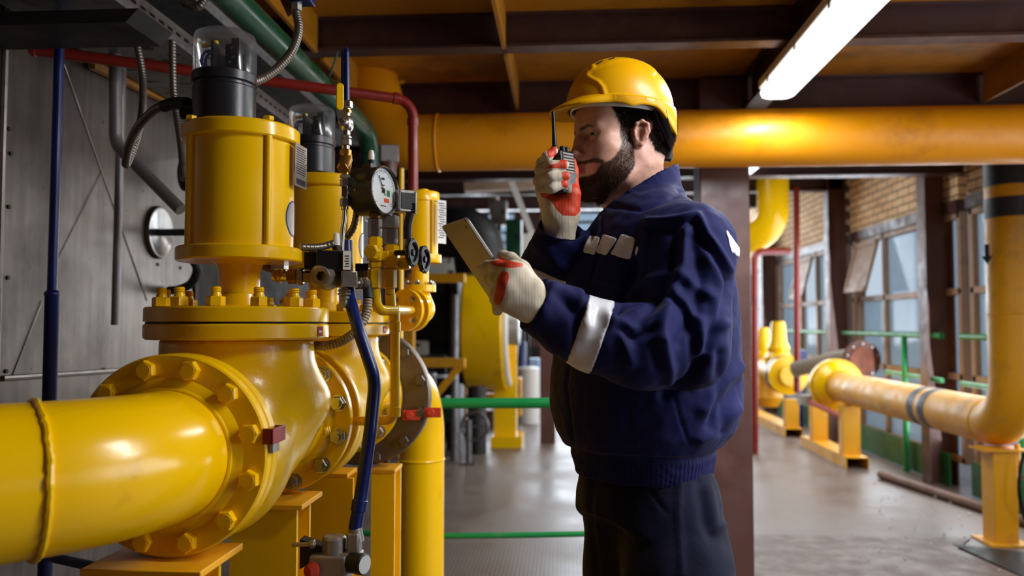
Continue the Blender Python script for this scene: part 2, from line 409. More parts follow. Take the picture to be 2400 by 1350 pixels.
M['conduit'] = pm('conduit_metal', (118, 110, 100), .38, .75, dirt=.2, dcol=(70, 60, 50), dscale=30)
M['conduit_beige'] = pm('conduit_beige', (150, 132, 104), .45, .3, dirt=.2, dcol=(96, 82, 60), dscale=30)
M['brass'] = pm('brass', (176, 132, 62), .3, .95, dirt=.2, dcol=(90, 66, 36), dscale=25)
M['black'] = pm('black_plastic', (16, 16, 17), .42, bump=.15, bscale=300, rvar=.08)
M['black_cap'] = pm('black_enamel', (30, 30, 36), .36, bump=.12, bscale=160, rvar=.06)
M['rubber'] = pm('black_rubber', (14, 14, 15), .6, rvar=.1)
M['dark'] = pm('dark_metal', (34, 31, 30), .5, .4, dirt=.3, dcol=(60, 50, 44))
M['white'] = pm('white_plastic', (225, 222, 214), .4)
M['grey_cast'] = pm('grey_cast_alloy', (150, 146, 140), .4, .55, bump=.2, bscale=150, dirt=.2, dcol=(92, 84, 76), dscale=24)
M['grey_flange'] = pm('grey_raw_flange', (112, 100, 90), .4, .75, bump=.15, bscale=50, dirt=.3, dcol=(70, 56, 46), dscale=8)
M['rust_dark'] = pm('dark_rust_flange', (84, 50, 42), .7, .1, bump=.3, dirt=.3, dcol=(54, 38, 34))
M['galv_lit'] = pm('lit_galvanised_steel', (176, 174, 174), .5, .5, bump=.15, bscale=120, dirt=.4, dcol=(110, 106, 104), dscale=22)  # paler copy of galv for tray rails, lamp light painted into the colour
M['rust'] = pm('rust', (112, 56, 32), .75, .1, bump=.4, bscale=60, dirt=.4, dcol=(58, 40, 34), dscale=8)
M['rust_pipe'] = pm('brown_floor_pipe', (120, 92, 76), .65, bump=.3, dirt=.4, dcol=(84, 58, 46))
M['label'] = pm('silver_label', (160, 156, 150), .34, .7, rvar=.05)
M['ink'] = pm('black_ink', (20, 20, 24), .6)
M['ink_blue'] = pm('blue_ink', (24, 24, 130), .5)
M['ink_red'] = pm('red_label', (150, 26, 36), .5)
M['ink_green'] = pm('green_ink', (30, 120, 50), .5)
M['ink_orange'] = pm('orange_ink', (222, 84, 40), .5)
M['dial'] = pm('dial_white', (226, 228, 228), .5)
M['insul'] = pm('insulation_cloth', (136, 126, 112), .85, bump=.5, bscale=30, dirt=.3, dcol=(90, 80, 70))
M['litter'] = pm('pale_litter', (214, 210, 204), .8)
M['tan_frame'] = pm('tan_window_frame', (156, 128, 106), .55, dirt=.2, dcol=(110, 86, 70))
M['band'] = pm('dark_pipe_band', (40, 42, 48), .5, dirt=.2, dcol=(70, 70, 74))
def clad():
    t = NT('clad_steel'); v = t.coord((30, 1.2, 1.2)); st = t.noise(5, 4, t.coord((1, 9, .6))); bl = t.noise(1.7, 6, rough=.62)
    c = t.mix(t.ramp(st, [(.3, 0), (.75, 1)]), rgb(100, 91, 84), rgb(124, 114, 105)); c = t.mix(t.ramp(bl, [(.40, 0), (.66, .9)]), c, rgb(62, 53, 46))
    sp = t.ramp(t.noise(38, 2), [(.71, 0), (.76, .8)]); c = t.mix(sp, c, rgb(48, 34, 26))
    t.set(Base_Color=c, Metallic=.72, Roughness=t.ramp(bl, [(.3, .32), (.7, .46)])); t.bump(t.noise(3.5, 2), .3, .012); return t.m
M['clad'] = clad()
def brick():
    t = NT('brick'); sp = t.new('ShaderNodeSeparateXYZ'); t.ln(t.tc.outputs['Object'], sp.inputs[0]); c = t.new('ShaderNodeCombineXYZ'); t.ln(sp.outputs[1], c.inputs[0]); t.ln(sp.outputs[2], c.inputs[1]); b = t.new('ShaderNodeTexBrick'); t.ln(c.outputs[0], b.inputs['Vector'])
    b.inputs['Color1'].default_value = rgb(240, 204, 158); b.inputs['Color2'].default_value = rgb(222, 180, 134); b.inputs['Mortar'].default_value = rgb(80, 64, 52)
    b.inputs['Scale'].default_value = 1; b.inputs['Brick Width'].default_value = .25; b.inputs['Row Height'].default_value = .077; b.inputs['Mortar Size'].default_value = .007
    t.set(Base_Color=t.mix(t.ramp(t.noise(3, 4), [(.4, 0), (.8, .5)]), b.outputs['Color'], rgb(140, 100, 70)), Roughness=.85); t.bump(b.outputs['Fac'], -.4, .006); return t.m
M['brick'] = brick()
def floor_m():
    t = NT('tread_plate_floor'); n1 = t.noise(1.3, 6, rough=.6); n2 = t.noise(14, 5, rough=.7)
    c = t.mix(t.ramp(n1, [(.35, 0), (.7, 1)]), rgb(92, 76, 67), rgb(126, 110, 100)); c = t.mix(t.ramp(n2, [(.5, 0), (.85, .55)]), c, rgb(92, 74, 62))
    u = t.coord((1, 1, 1), (0, 0, R(45)))
    ck = t.new('ShaderNodeTexChecker'); ck.inputs['Scale'].default_value = 30; t.ln(u, ck.inputs['Vector'])
    wv = []
    for r_ in (0, 90):
        w_ = t.new('ShaderNodeTexWave'); w_.inputs['Scale'].default_value = 10; t.ln(t.coord((1, 1, 1), (0, 0, R(45+r_))), w_.inputs['Vector']); wv.append(w_.outputs['Fac'])
    h = t.ramp(t.math('MULTIPLY', wv[0], wv[1]), [(.45, 0), (.8, 1)])
    t.set(Base_Color=t.mix(t.math('MULTIPLY', h, .4), c, rgb(160, 148, 138)), Metallic=.1, Roughness=t.ramp(n1, [(.35, .3), (.65, .5)])); t.bump(h, .5, .003); return t.m
M['floor'] = floor_m()
def glassy(name, tint, alpha, rough=.02, haze=0, fr_=.85):
    t = NT(name); tr = t.new('ShaderNodeBsdfTransparent'); tr.inputs[0].default_value = tint; gl = t.new('ShaderNodeBsdfGlossy'); gl.inputs['Roughness'].default_value = rough
    fr = t.new('ShaderNodeFresnel'); fr.inputs[0].default_value = 1.45; mx = t.new('ShaderNodeMixShader'); f = t.math('ADD', t.math('MULTIPLY', fr.outputs[0], fr_), alpha)
    t.ln(f, mx.inputs[0]); t.ln(tr.outputs[0], mx.inputs[1]); t.ln(gl.outputs[0], mx.inputs[2]); o = mx.outputs[0]
    if haze:
        d = t.new('ShaderNodeBsdfTranslucent'); d.inputs[0].default_value = (.8, .88, .94, 1); m2 = t.new('ShaderNodeMixShader'); t.ln(t.ramp(t.noise(2.5, 4), [(.3, haze*.75), (.7, haze)]), m2.inputs[0]); t.ln(o, m2.inputs[1]); t.ln(d.outputs[0], m2.inputs[2]); o = m2.outputs[0]
    t.ln(o, t.out.inputs[0]); return t.m
M['dome'] = glassy('clear_polycarbonate', (.93, .92, .92, 1), .02, .12, .1, .55)
M['wire'] = pm('blue_wire', (30, 70, 210), .4)
M['black_steel'] = pm('black_painted_steel', (20, 16, 15), .6)
M['far_wall'] = pm('dim_far_wall', (70, 62, 58), .9)
M['pane'] = glassy('dusty_window_glass', (.8, .88, .92, 1), .05, .08, .75)
M['lens'] = glassy('gauge_glass', (.98, .98, .98, 1), .02, .02)
def emit(name, col, s):
    t = NT(name); t.set(Base_Color=(.8, .8, .8, 1), Emission_Color=col, Emission_Strength=s); return t.m
M['tube_glow'] = emit('lit_diffuser', (.95, .97, 1, 1), 1.6)
M['dusk'] = pm('outside_yard', (150, 158, 166), .9)
def cloth(name, col, bs=900, sheen=.04):
    t = NT(name); f = t.noise(5, 3); c = t.mix(t.ramp(f, [(.35, 0), (.7, 1)]), rgb(*col), rgb(*[min(255, x*1.12+2) for x in col]))
    t.set(Base_Color=c, Roughness=.72, Specular_IOR_Level=.16, Sheen_Weight=sheen, Sheen_Roughness=.4)
    a = t.noise(bs, 1); b2 = t.noise(26, 3); t.bump(t.math('ADD', a, t.math('MULTIPLY', b2, 2.5)), .32, .0016); return t.m
M['navy'] = cloth('navy_twill', (14, 19, 66)); M['navy_dark'] = cloth('navy_trouser_twill', (8, 10, 34))
M['reflect'] = pm('reflective_tape', (214, 214, 218), .4, .1, bump=.15, bscale=500, rvar=.05)
def skin():
    t = NT('skin'); n = t.noise(60, 4); c = t.mix(t.ramp(n, [(.3, 0), (.7, 1)]), rgb(214, 168, 146), rgb(200, 148, 126))
    c = t.mix(t.attr('flush'), c, rgb(172, 84, 80)); c = t.mix(t.attr('stubble'), c, rgb(44, 30, 24))
    t.set(Base_Color=c, Roughness=.46, Subsurface_Weight=.12, Subsurface_Radius=(.6, .25, .12), Subsurface_Scale=.008); t.bump(t.noise(420, 2), .12, .0006); return t.m
M['skin'] = skin()
M['hair'] = pm('dark_brown_hair', (40, 28, 22), .7); M['beard'] = pm('brown_beard_hair', (86, 60, 45), .7)
for k_ in ('hair', 'beard'): M[k_].node_tree.nodes['Principled BSDF'].inputs['Specular IOR Level'].default_value = .15
M['eye'] = pm('eye_white', (222, 216, 210), .15, rvar=0); M['iris'] = pm('grey_blue_iris', (70, 92, 110), .1, rvar=0)
def glove():
    t = NT('knit_glove'); w_ = t.new('ShaderNodeTexWave'); w_.inputs['Scale'].default_value = 260; w_.inputs['Distortion'].default_value = 2; t.ln(t.coord((.5, 1, 1)), w_.inputs['Vector'])
    n = t.noise(22, 4); c = t.mix(t.ramp(n, [(.35, 0), (.72, 1)]), rgb(216, 206, 186), rgb(178, 162, 136)); m = t.attr('rubber'); m = t.ramp(m, [(.45, 0), (.55, 1)])
    c = t.mix(m, c, rgb(206, 62, 30)); t.set(Base_Color=c, Roughness=t.mix(m, (.85,)*3+(1,), (.5,)*3+(1,))); t.bump(w_.outputs['Fac'], .3, .0007); return t.m
M['glove'] = glove()
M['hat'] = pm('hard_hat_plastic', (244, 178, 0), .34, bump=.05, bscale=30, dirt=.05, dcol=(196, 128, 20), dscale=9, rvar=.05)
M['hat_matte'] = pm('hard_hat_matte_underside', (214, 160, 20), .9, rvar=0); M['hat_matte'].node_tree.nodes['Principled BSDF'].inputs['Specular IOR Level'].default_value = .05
M['tablet'] = pm('tablet_aluminium', (150, 142, 132), .5, .55, rvar=.04); M['screen'] = pm('tablet_screen', (12, 13, 16), .08, rvar=0)
M['port'] = pm('dark_polished_steel', (120, 116, 112), .2, 1, rvar=.05)
M['pane_blue'] = pm('pale_blue_paint', (150, 176, 206), .5)
# ------------------------------------------------------------------ the setting
WX = 3.2; DZ = 2.57; HZ = 4.4
G().box((1, 6.2, -.05), (9, 19, .1)).struct('floor', M['floor'])
M['plate'] = pm('brown_floor_plate', (98, 76, 64), .5, .1, bump=.6, bscale=55, dirt=.5, dcol=(140, 124, 112), dscale=3, bdist=.003)
G().prism([(.55, 4.2), (2.42, 4.2), (2.30, 5.0), (2.5, 5.26), (.55, 5.26)], (0, 0, .002), Matrix.Identity(3), .006).struct('floor_plate', M['plate'])
g = G(); g.add([(2.42, 4.2, .01), (3.1, 4.2, .01), (3.1, 4.45, .075), (2.32, 5.1, .012), (3.1, 4.2, .0), (2.42, 4.2, 0), (2.32, 5.1, 0), (3.1, 4.45, 0)], [(0, 1, 2, 3), (7, 6, 3, 2), (4, 7, 2, 1), (6, 5, 0, 3), (5, 4, 1, 0), (4, 5, 6, 7)]); g.struct('floor_ramp', M['dark'])
G().box((1.05, .65, DZ+.01), (5.3, 7.1, .02)).struct('ceiling', M['deck'])
G().box((1, 9.7, HZ+.05), (9, 12.1, .1)).struct('ceiling_hall', M['brown'])
G().box((1, 4.2, 3.5), (9, .05, 1.85)).struct('wall_upper', M['brown'])
G().box((-1.55, -.05, 1.4), (.1, 6.5, 2.8)).struct('wall_left', M['clad'])
G().box((-3.55, 9, 2.2), (.1, 13, 4.4)).struct('wall_left_far', M['far_wall'])
G().box((-2.5, 3.2, 2.2), (2.0, .06, 4.4)).struct('wall_left_return', M['far_wall'])
G().box((1, -3.2, 2.2), (9, .1, 4.4)).struct('wall_back', M['brown_warm'])
# stainless cladding seams and screws on the left wall
g = G()
for py0, px0, px1, py1 in ((887, 6, 285, 868),): g.tube([PX(px0, py0, -1.495), PX(px1, py1, -1.495)], .008, 8)
a = PX(12, 150, -1.495); g.tube([(a.x, a.y, 2.3), (a.x, a.y, .4)], .008, 8)
g.struct('trim_1', M['zinc'])
for p, q, rad in ((PX(150, 150, -1.497), PX(345, 705, -1.4985), .0016), (PX(100, 705, -1.497), PX(30, 880, -1.4985), .0016), (PX(240, 400, -1.497), PX(120, 640, -1.4985), .0012)):
    G().tube([p, q], rad, 6).struct('trim_2', M['zinc'])
sc = G().cyl((0, 0, 0), (0, 0, .004), .006, n=10).mesh('screw'); sr = thing('cladding_screws', 'small dark screws along the seams of the stainless cladding', 'screw', PX(20, 600, -1.498)); sr['kind'] = 'stuff'
for i, (x, y) in enumerate(((20, 302), (20, 485), (18, 651), (14, 870), (38, 883), (148, 876), (243, 866), (24, 360), (370, 620), (423, 628), (385, 680), (431, 690))): inst('screw', sc, M['dark'], TM(PX(x, y, -1.4995), (1, 0, 0)), sr)
# brick and glass wall on the right
def bay(y0, y1, n, muls, awn=None, trs=(1.6, .9)):
    G().box((WX+.12, (y0+y1)/2, (2.34+HZ)/2), (.24, y1-y0, HZ-2.34)).struct('wall_right', M['brick'])
    G().box((WX+.05, (y0+y1)/2, 2.3), (.14, y1-y0, .1)).struct('trim_3', M['brown'])
    r = bpy.data.objects.new('window_%d' % n, None); COL.objects.link(r); r.location = (WX+.04, (y0+y1)/2, .2); OFF[r.name] = V(r.location); r['kind'] = 'structure'; r['label'] = 'dusty steel-framed window bay %s' % ('nearest the pipe bend', 'with an open sash', 'beyond the far column', 'at the far end')[min(n, 4)-1]; r['category'] = 'window'
    z0, z1 = .2, 2.25; ys = [y0]+list(muls)+[y1]; zs = [z0]+sorted(trs)+[z1]
    g = G()
    for y in ys: g.box((WX+.04, min(max(y, y0+.025), y1-.025), (z0+z1)/2), (.07, .06, z1-z0))
    for z in zs: g.box((WX+.035, (y0+y1)/2, min(max(z, z0+.025), z1-.025)), (.06, y1-y0, .055))
    g.build('window_frame', M['tan_frame'], r, bevel=.004)
    k = 0
    for a, b in zip(ys, ys[1:]):
        for c, d in zip(zs, zs[1:]):
            if awn and abs(a-awn[0]) < .01 and c == max(trs):
                s = G(); Mt = Matrix.Rotation(R(15), 3, 'Y'); top = V(WX-.02, (a+b)/2, d-.05); h = d-c-.1
                w_ = b-a-.08; [s.box(top+Mt@V(0, o, z), d_, Mt) for o, z, d_ in ((0, -.025, (.03, w_, .05)), (0, -h+.025, (.03, w_, .05)), (-w_/2+.025, -h/2, (.03, .05, h)), (w_/2-.025, -h/2, (.03, .05, h)))]; s2 = s.build('sash', M['tan_frame'], r); G().box(top+Mt@V(0, 0, -h/2), (.006, w_-.08, h-.08), Mt).build('sash_pane', M['tan_frame'], s2); continue
            G().box((WX+.05, (a+b)/2, (c+d)/2), (.006, b-a-.05, d-c-.04)).build('pane', M['pane'], r)
bay(4.6, 6.65, 1, (5.72,)); bay(6.8, 9.3, 2, (7.3, 8.4, 9.1), (8.4, 9.1)); bay(9.5, 12.4, 3, (9.9, 10.6, 11.3), (10.6, 11.3)); bay(12.6, 15.5, 4, (13.4, 14.4))
G().box((WX+.1, .7, 3.2), (.2, 7.8, 2.4)).struct('wall_right_near', M['brick'])
G().box((WX+.1, .7, .4), (.2, 7.8, .8)).struct('wall_right_sill', M['brick'])
G().box((5, 9, -.03), (3.4, 16, .04)).struct('outside_yard', M['dusk'])
# I-section columns
def column(x, y, wx, wy, h, m='brown_warm'): return ibeam((x, y, 0), (x, y, h), wx, wy, .014, up=(1, 0, 0)).struct('column', M[m], loc=(x, y, 0))
c = PZ(2182, 1137, 0); column(c.x+.115, c.y+.08, .23, .16, HZ)
for yy in (9.4, 12.5): column(3.06, yy, .2, .16, HZ)
cx = (P(1645, 1000, 4.1).x+P(1756, 1000, 4.1).x)/2
G().box((cx, 4.15, 1.28), (.243, .2, 2.56)).struct('column', M['brown_warm'], bevel=.006)
cf = PZ(1284, 1036, 0); G().box((cf.x, cf.y, 2.2), (.17, .17, 4.4)).struct('column', M['brown_warm'])
# floor beams under the low deck, hall frames
for yy, h in ((3.2, .14), (4.12, .2), (1.9, .14), (.4, .14)): ibeam((-1.5, yy, DZ-h/2), (3.6, yy, DZ-h/2), h, .085, .012).struct('beam', M['brown'])
ibeam((.935, -3, DZ-.09), (.935, 4.05, DZ-.09), .18, .1, .012).struct('beam', M['brown'])
for x in (-.24, 2.06, -1.0):
    for y0, y1 in ((1.95, 3.16), (3.25, 4.08)): G().box((x, (y0+y1)/2, DZ-.075), (.014, y1-y0, .15)).struct('trim_4', M['deck'])
for yy, z0, h in ((6.7, 2.53, .25), (9.4, 2.84, .2), (12.5, 3.1, .25), (7.9, 3.3, .16), (11, 3.6, .2), (14, 3.3, .2)): ibeam((-3.5, yy, z0+h/2), (3.2, yy, z0+h/2), h, .14, .014).struct('beam', M['brown'])
for x in (-2.2, -.4, 1.6): ibeam((x, 4.3, 3.5), (x, 15.5, 3.5), .2, .12, .012).struct('beam', M['brown'])
# far end wall with louvred glazing
G().box((1, 15.55, .45), (9, .1, .9)).struct('wall_far', M['dark'])
for x0, x1, z0, z1 in ((-3.5, 3.2, 3.95, HZ), (-3.5, -2.6, .9, 3.95), (1.15, 1.5, .9, 3.95), (-.95, -.3, .9, 3.95)): G().box(((x0+x1)/2, 15.55, (z0+z1)/2), (x1-x0, .1, z1-z0)).struct('wall_far', M['brown_warm'])
for n, (x0, x1) in enumerate(((-2.6, -.95), (-.3, 1.15), (1.5, 3.2))):
    r = bpy.data.objects.new('window_%d' % (n+5), None); COL.objects.link(r); r.location = ((x0+x1)/2, 15.5, .9); OFF[r.name] = V(r.location); r['kind'] = 'structure'; r['category'] = 'window'; r['label'] = ('bright louvred end window seen past the drum', 'bright louvred end window behind the worker', 'bright louvred end window by the brick wall')[n]
    g = G()
    for k in range(16): g.box(((x0+x1)/2, 15.5, 1.0+k*.19), (x1-x0, .02, .05))
    for k in range(4): g.box((x0+(x1-x0)*k/3, 15.5, 2.42), (.06, .05, 3.05))
    g.build('window_frame', M['brown'], r); G().box(((x0+x1)/2, 15.54, 2.42), (x1-x0, .006, 3.05)).build('pane', M['pane'], r)
# floor litter by the right wall
g = G(); rn = random.Random(3)
for k in range(90):
    p = PZ(rn.uniform(1990, 2390), rn.uniform(1110, 1340), .006)
    if p.x > 3.05: continue
    s = rn.uniform(.004, .014); g.box(p+V(0, 0, s*.3), (s, s*rn.uniform(.5, 1.3), s*.6), Euler((rn.random()*3, rn.random()*3, rn.random()*3)).to_matrix())
g.single('litter', M['litter'], 'pale crumbs of litter strewn on the floor by the right wall', 'litter', kind='stuff')
# ------------------------------------------------------------------ shared small hardware (meshes along +Z)
HB = G().hexa((0, 0, 0), (0, 0, .014), .0175).cyl((0, 0, .013), (0, 0, .0155), .012, n=16).mesh('bolt_head')
NS = G().hexa((0, 0, 0), (0, 0, .019), .0175).lathe([(0, 0), (.0105, 0), (.0105, .022), (.0085, .027), (.0105, .029), (.0085, .031), (.0105, .033), (.0085, .0355), (.009, .037), (0, .037)], (0, 0, 0), n=16).mesh('nut_stud')
NUT = G().lathe([(.0, 0), (.02, 0), (.02, .003), (0, .003)], (0, 0, 0), n=20).hexa((0, 0, .003), (0, 0, .02), .0175).cyl((0, 0, .02), (0, 0, .03), .0095, n=16).mesh('nut')
SN = G().hexa((0, 0, 0), (0, 0, .008), .0095).cyl((0, 0, .008), (0, 0, .013), .005, n=12).mesh('small_nut')
def bolts(mesh, mat, n, rad, o, axis, parent, name='bolt', ph=.5, up=(0, 0, 1), skip=()):
    Mx = frame(axis, up)
    for k in range(n):
        if k in skip: continue
        a = 2*math.pi*(k+ph)/n; me = mesh
        if not (mat in list(me.materials)):
            if me.materials: me = me.copy(); me.materials.clear()
            me.materials.append(mat)
        inst(name, me, mat, TM(V(o)+Mx@V(rad*math.cos(a), rad*math.sin(a), 0), axis, Mx@V(math.cos(a+.3), math.sin(a+.3), 0)), parent)
def meshmat(me, mat): c = me.copy(); c.materials.clear(); c.materials.append(mat); return c
HBY = meshmat(HB, M['yellow']); NSY = meshmat(NS, M['yellow_cast']); NUTS = meshmat(NUT, M['steel']); SNS = meshmat(SN, M['steel']); NUTG = meshmat(NUT, M['grey_flange'])
AX = P(560, 760, 1.62).x; AZ = 1.11           # the run of valves: its axis
# ------------------------------------------------------------------ control valve
def valve(ay, label, outlet_visible=True):
    t = thing('control_valve', label, 'valve', (AX, ay, AZ-.17), 'yellow control valves in a row')
    # cast body
    s = SDF((AX-.2, ay-.29, AZ-.2), (AX+.2, ay+.29, AZ+.22), .005)
    s.ell((AX+.002, ay+.03, AZ+.06), (.176, .165, .095)); s.ell((AX-.012, ay-.115, AZ-.045), (.152, .14, .138), k=.035)
    s.cap((AX, ay-.27, AZ), (AX, ay-.1, AZ), .118, .13, k=.05); s.cap((AX, ay+.05, AZ+.01), (AX, ay+.27, AZ), .122, .112, k=.03)
    s.cap((AX, ay, AZ+.03), (AX, ay, AZ+.2), .152, .15, k=.045); s.cut((0, 0, AZ+.19), (0, 0, 1)); s.cut((0, ay-.255, 0), (0, -1, 0)); s.cut((0, ay+.255, 0), (0, 1, 0))
    v, F = s.surf(2); npmesh('valve_body', v, F, M['yellow_cast'], t)
    # raised casting marks on the outlet side
    q = V(AX+.158, ay+.03, AZ+.06); Mq = frame((1, .1, .25))
    G().box(q, (.006, .05, .012), Mq).build('casting_mark', M['yellow_cast'], t)
    for k, yy in enumerate((-.03, -.018, -.006, .008)): G().ring(V(AX+.162, ay+.09+yy, AZ-.005), (1, .2, .1), .006, .002, 12, 6).build('casting_mark', M['yellow_cast'], t)
    # line flanges
    for nm, y, d in (('inlet_flange', ay-.262, 1), ('outlet_flange', ay+.262, -1)):
        G().lathe([(.1, 0), (.167, 0), (.17, .003), (.17, .023), (.167, .026), (.135, .026), (.122, .045), (.1, .05)], (AX, y, AZ), (0, d, 0), 72).build(nm, M['yellow'], t, smooth=30)
    bolts(NUTS, M['steel'], 12, .1475, (AX, ay+.262-.026, AZ), (0, -1, 0), t, 'nut')
    # bonnet flange pair with nuts on top
    zf = 1.300
    G().lathe([(.1, 0), (.176, 0), (.18, .004), (.18, .028), (.177, .031), (.1, .031)], (AX, ay, zf), n=80).build('bonnet_flange', M['yellow_cast'], t, smooth=30)
    G().lathe([(.05, .001), (.172, .001), (.172, .004), (.1795, .004), (.1795, .0295), (.177, .0325), (.06, .0325), (.05, .038), (.045, .06)], (AX, ay, zf+.031), n=80).build('bonnet_cover', M['yellow'], t, smooth=30)
    G().lathe([(.16, 0), (.1755, 0), (.1755, .0042), (.16, .0042)], (AX, ay, zf+.0305), n=72).build('gasket', M['rubber'], t)
    bolts(NSY, M['yellow_cast'], 12, .148, (AX, ay, zf+.0635), (0, 0, 1), t, 'nut_stud', ph=.2)
    # red arrow tag on the bonnet flange
    a = R(-9); Mx = frame((math.cos(a), math.sin(a), 0)); o = V(AX+.1802*math.cos(a), ay+.1802*math.sin(a), zf+.0155)
    tg = G().box(o, (.022, .019, .0012), Mx).build('flow_tag', M['ink_red'], t)
    G().prism([(.007, .0012), (-.002, .0012), (-.002, .005), (-.008, 0), (-.002, -.005), (-.002, -.0012), (.007, -.0012)], o+Mx@V(0, 0, .0006), Mx, .0006).build('arrow', M['white'], tg)
    # yoke neck
    G().lathe([(.058, 0), (.044, .012), (.0405, .03), (.0405, .082), (.046, .1), (.062, .108), (.062, .112)], (AX, ay, 1.352), n=40).build('yoke_neck', M['yellow'], t)
    # piston actuator
    zb = 1.457
    ac = G().lathe([(.05, 0), (.121, 0), (.124, .003), (.124, .025), (.121, .028), (.106, .028), (.106, .244), (.05, .244)], (AX, ay, zb), n=80).build('actuator_cylinder', M['yellow'], t, smooth=30)
    G().lathe([(.05, 0), (.114, 0), (.117, .003), (.117, .027), (.113, .031), (.05, .031), (.0, .031)], (AX, ay, zb+.244), n=80).build('actuator_cover', M['yellow'], t, smooth=30)
    for d in (-40, 50, 140, 230):
        x, y = AX+.1085*math.cos(R(d)), ay+.1085*math.sin(R(d)); G().cyl((x, y, zb+.027), (x, y, zb+.245), .0075, n=14).build('tie_rod', M['yellow'], ac)
        G().hexa((x*.985+AX*.015, y*.985+ay*.015, zb+.275), (x*.985+AX*.015, y*.985+ay*.015, zb+.284), .011).build('tie_rod_nut', M['yellow'], ac)
    # nameplate and oval sticker on the actuator
    a = R(8); Mx = frame((math.cos(a-.2), math.sin(a-.2), .0)); o = V(AX+.121*math.cos(a), ay+.121*math.sin(a), zb+.2)
    npl = G().box(o, (.062, .088, .0012), Mx).build('nameplate', M['label'], t)
    g = G(); rn = random.Random(8)
    for k in range(12):
        y = .036-k*.0048; x = -.026
        while x < .022:
            l = rn.uniform(.003, .011); g.box(o+Mx@V(x+l/2, y, .0007), (l, .0022, .0004), Mx); x += l+.0022
    g.box(o+Mx@V(.0, -.034, .0007), (.05, .012, .0004), Mx); g.build('engraved_print', M['ink'], npl)
    a0 = R(6); g1 = G(); g2 = G(); N = 40
    for gg, sx, sz, rr in ((g1, .036, .037, .1066), (g2, .033, .034, .1070)):
        vs = [(AX+rr*math.cos(a0), ay+rr*math.sin(a0), zb+.09)]; fs = []
        for i in range(4):
            for k in range(N):
                b = 2*math.pi*k/N; q = (i+1)/4; an = a0+sx*q*math.cos(b)/rr; vs.append((AX+rr*math.cos(an), ay+rr*math.sin(an), zb+.09+sz*q*math.sin(b)))
        for k in range(N): fs.append((0, 1+k, 1+(k+1) % N))
        for i in range(3):
            for k in range(N): fs.append((1+i*N+k, 1+(i+1)*N+k, 1+(i+1)*N+(k+1) % N, 1+i*N+(k+1) % N))
        gg.add(vs, fs)
    st = g1.build('oval_sticker', M['ink_blue'], t); g2.build('sticker_face', M['label'], st)
    # limit-switch housing: black base, clear dome, electrics inside
    cx, cy, cz = AX-.038, ay, zb+.275
    sb = G().lathe([(0, 0), (.060, 0), (.060, .012), (.063, .016), (.063, .084), (.060, .087), (.060, .092), (.065, .095), (.065, .112), (.062, .115), (.0, .115)], (cx, cy, cz), n=64).build('switch_housing', M['black_cap'], t)
    G().cyl((cx-.062, cy-.01, cz+.035), (cx-.085, cy-.012, cz+.035), .014, n=20).build('cable_gland', M['black'], sb)
    G().lathe([(.0625, .1), (.0632, .115), (.0632, .185), (.060, .196), (.053, .2), (0, .2)], (cx, cy, cz), n=64).build('clear_dome', M['dome'], t)
    el = G().box((cx-.012, cy, cz+.145), (.006, .07, .062)).box((cx+.022, cy-.005, cz+.148), (.03, .02, .055)).box((cx+.03, cy-.017, cz+.155), (.016, .008, .06)).box((cx+.005, cy+.03, cz+.14), (.05, .006, .05)).build('switch_block', M['black'], t)
    G().cyl((cx-.04, cy-.02, cz+.171), (cx-.012, cy-.02, cz+.174), .0045, n=10).lathe([(0, 0), (.006, 0), (.006, .006), (0, .006)], (cx-.012, cy-.02, cz+.174), n=10).build('yellow_terminal', M['yellow'], el)
    g = G()
    for k in range(6):
        a = .8*k; g.tube(spline([(cx-.018, cy-.02+.004*k, cz+.16), (cx-.035-.003*(k % 3), cy-.015+.005*k, cz+.162), (cx-.044, cy-.02+.006*k, cz+.14), (cx-.034+.002*k, cy-.012+.004*k, cz+.116)]), .0016, 6)
    g.build('blue_wires', M['wire'], el)
    for x, z in ((.024, .165), (.028, .145), (.02, .135)): G().cyl((cx+x, cy-.0215, cz+z), (cx+x, cy-.0235, cz+z), .0028, n=10).build('screw', M['steel'], el)
    return t
V1Y, V2Y = 1.62, 2.2
valve(V1Y, 'nearest yellow control valve with a clear-domed black switch housing'); valve(V2Y, 'second yellow control valve, behind the pressure gauge and blue hose')
# ------------------------------------------------------------------ incoming pipe: straight, weld ring, bend, bolted flange
fy = V1Y-.262-.003
t = thing('inlet_pipe', 'fat yellow pipe with a weld ring bolted to the nearest valve', 'pipe', (AX, fy, AZ-.17))
pts = [V(AX, fy-.03, AZ)]; Rb = .30; c = V(AX-Rb, fy-.03, AZ)
for k in range(1, 13):
    a = R(45)*k/12; pts.append(c+V(Rb*math.cos(a), -Rb*math.sin(a), 0))
d = V(-math.sin(R(45)), -math.cos(R(45)), 0); e = pts[-1]; G().tube(pts+[e+d*.1, e+d*.9], .1095, 72).build('pipe', M['yellow'], t)
rn = random.Random(5); Mx = frame(d); vs = G(); N = 90
ringp = [e+Mx@V((.1105+rn.uniform(-.0012, .0012))*math.cos(2*math.pi*k/N), .1105*math.sin(2*math.pi*k/N), rn.uniform(-.0012, .0012)) for k in range(N)]
vs.tube(ringp+ringp[:2], [.0052+rn.uniform(-.0009, .0009) for _ in range(N+2)], 8, caps=False).build('weld_ring', M['yellow'], t)
G().ring((AX, fy-.034, AZ), (0, 1, 0), .111, .0045, 60, 8).build('weld_ring', M['yellow'], t)
G().lathe([(.095, 0), (.168, 0), (.17, .003), (.17, .021), (.167, .024), (.13, .024), (.117, .033), (.108, .036)], (AX, fy, AZ), (0, -1, 0), 80).build('flange', M['yellow'], t, smooth=30)
bolts(HBY, M['yellow'], 12, .1475, (AX, fy-.024, AZ), (0, -1, 0), t, 'bolt')
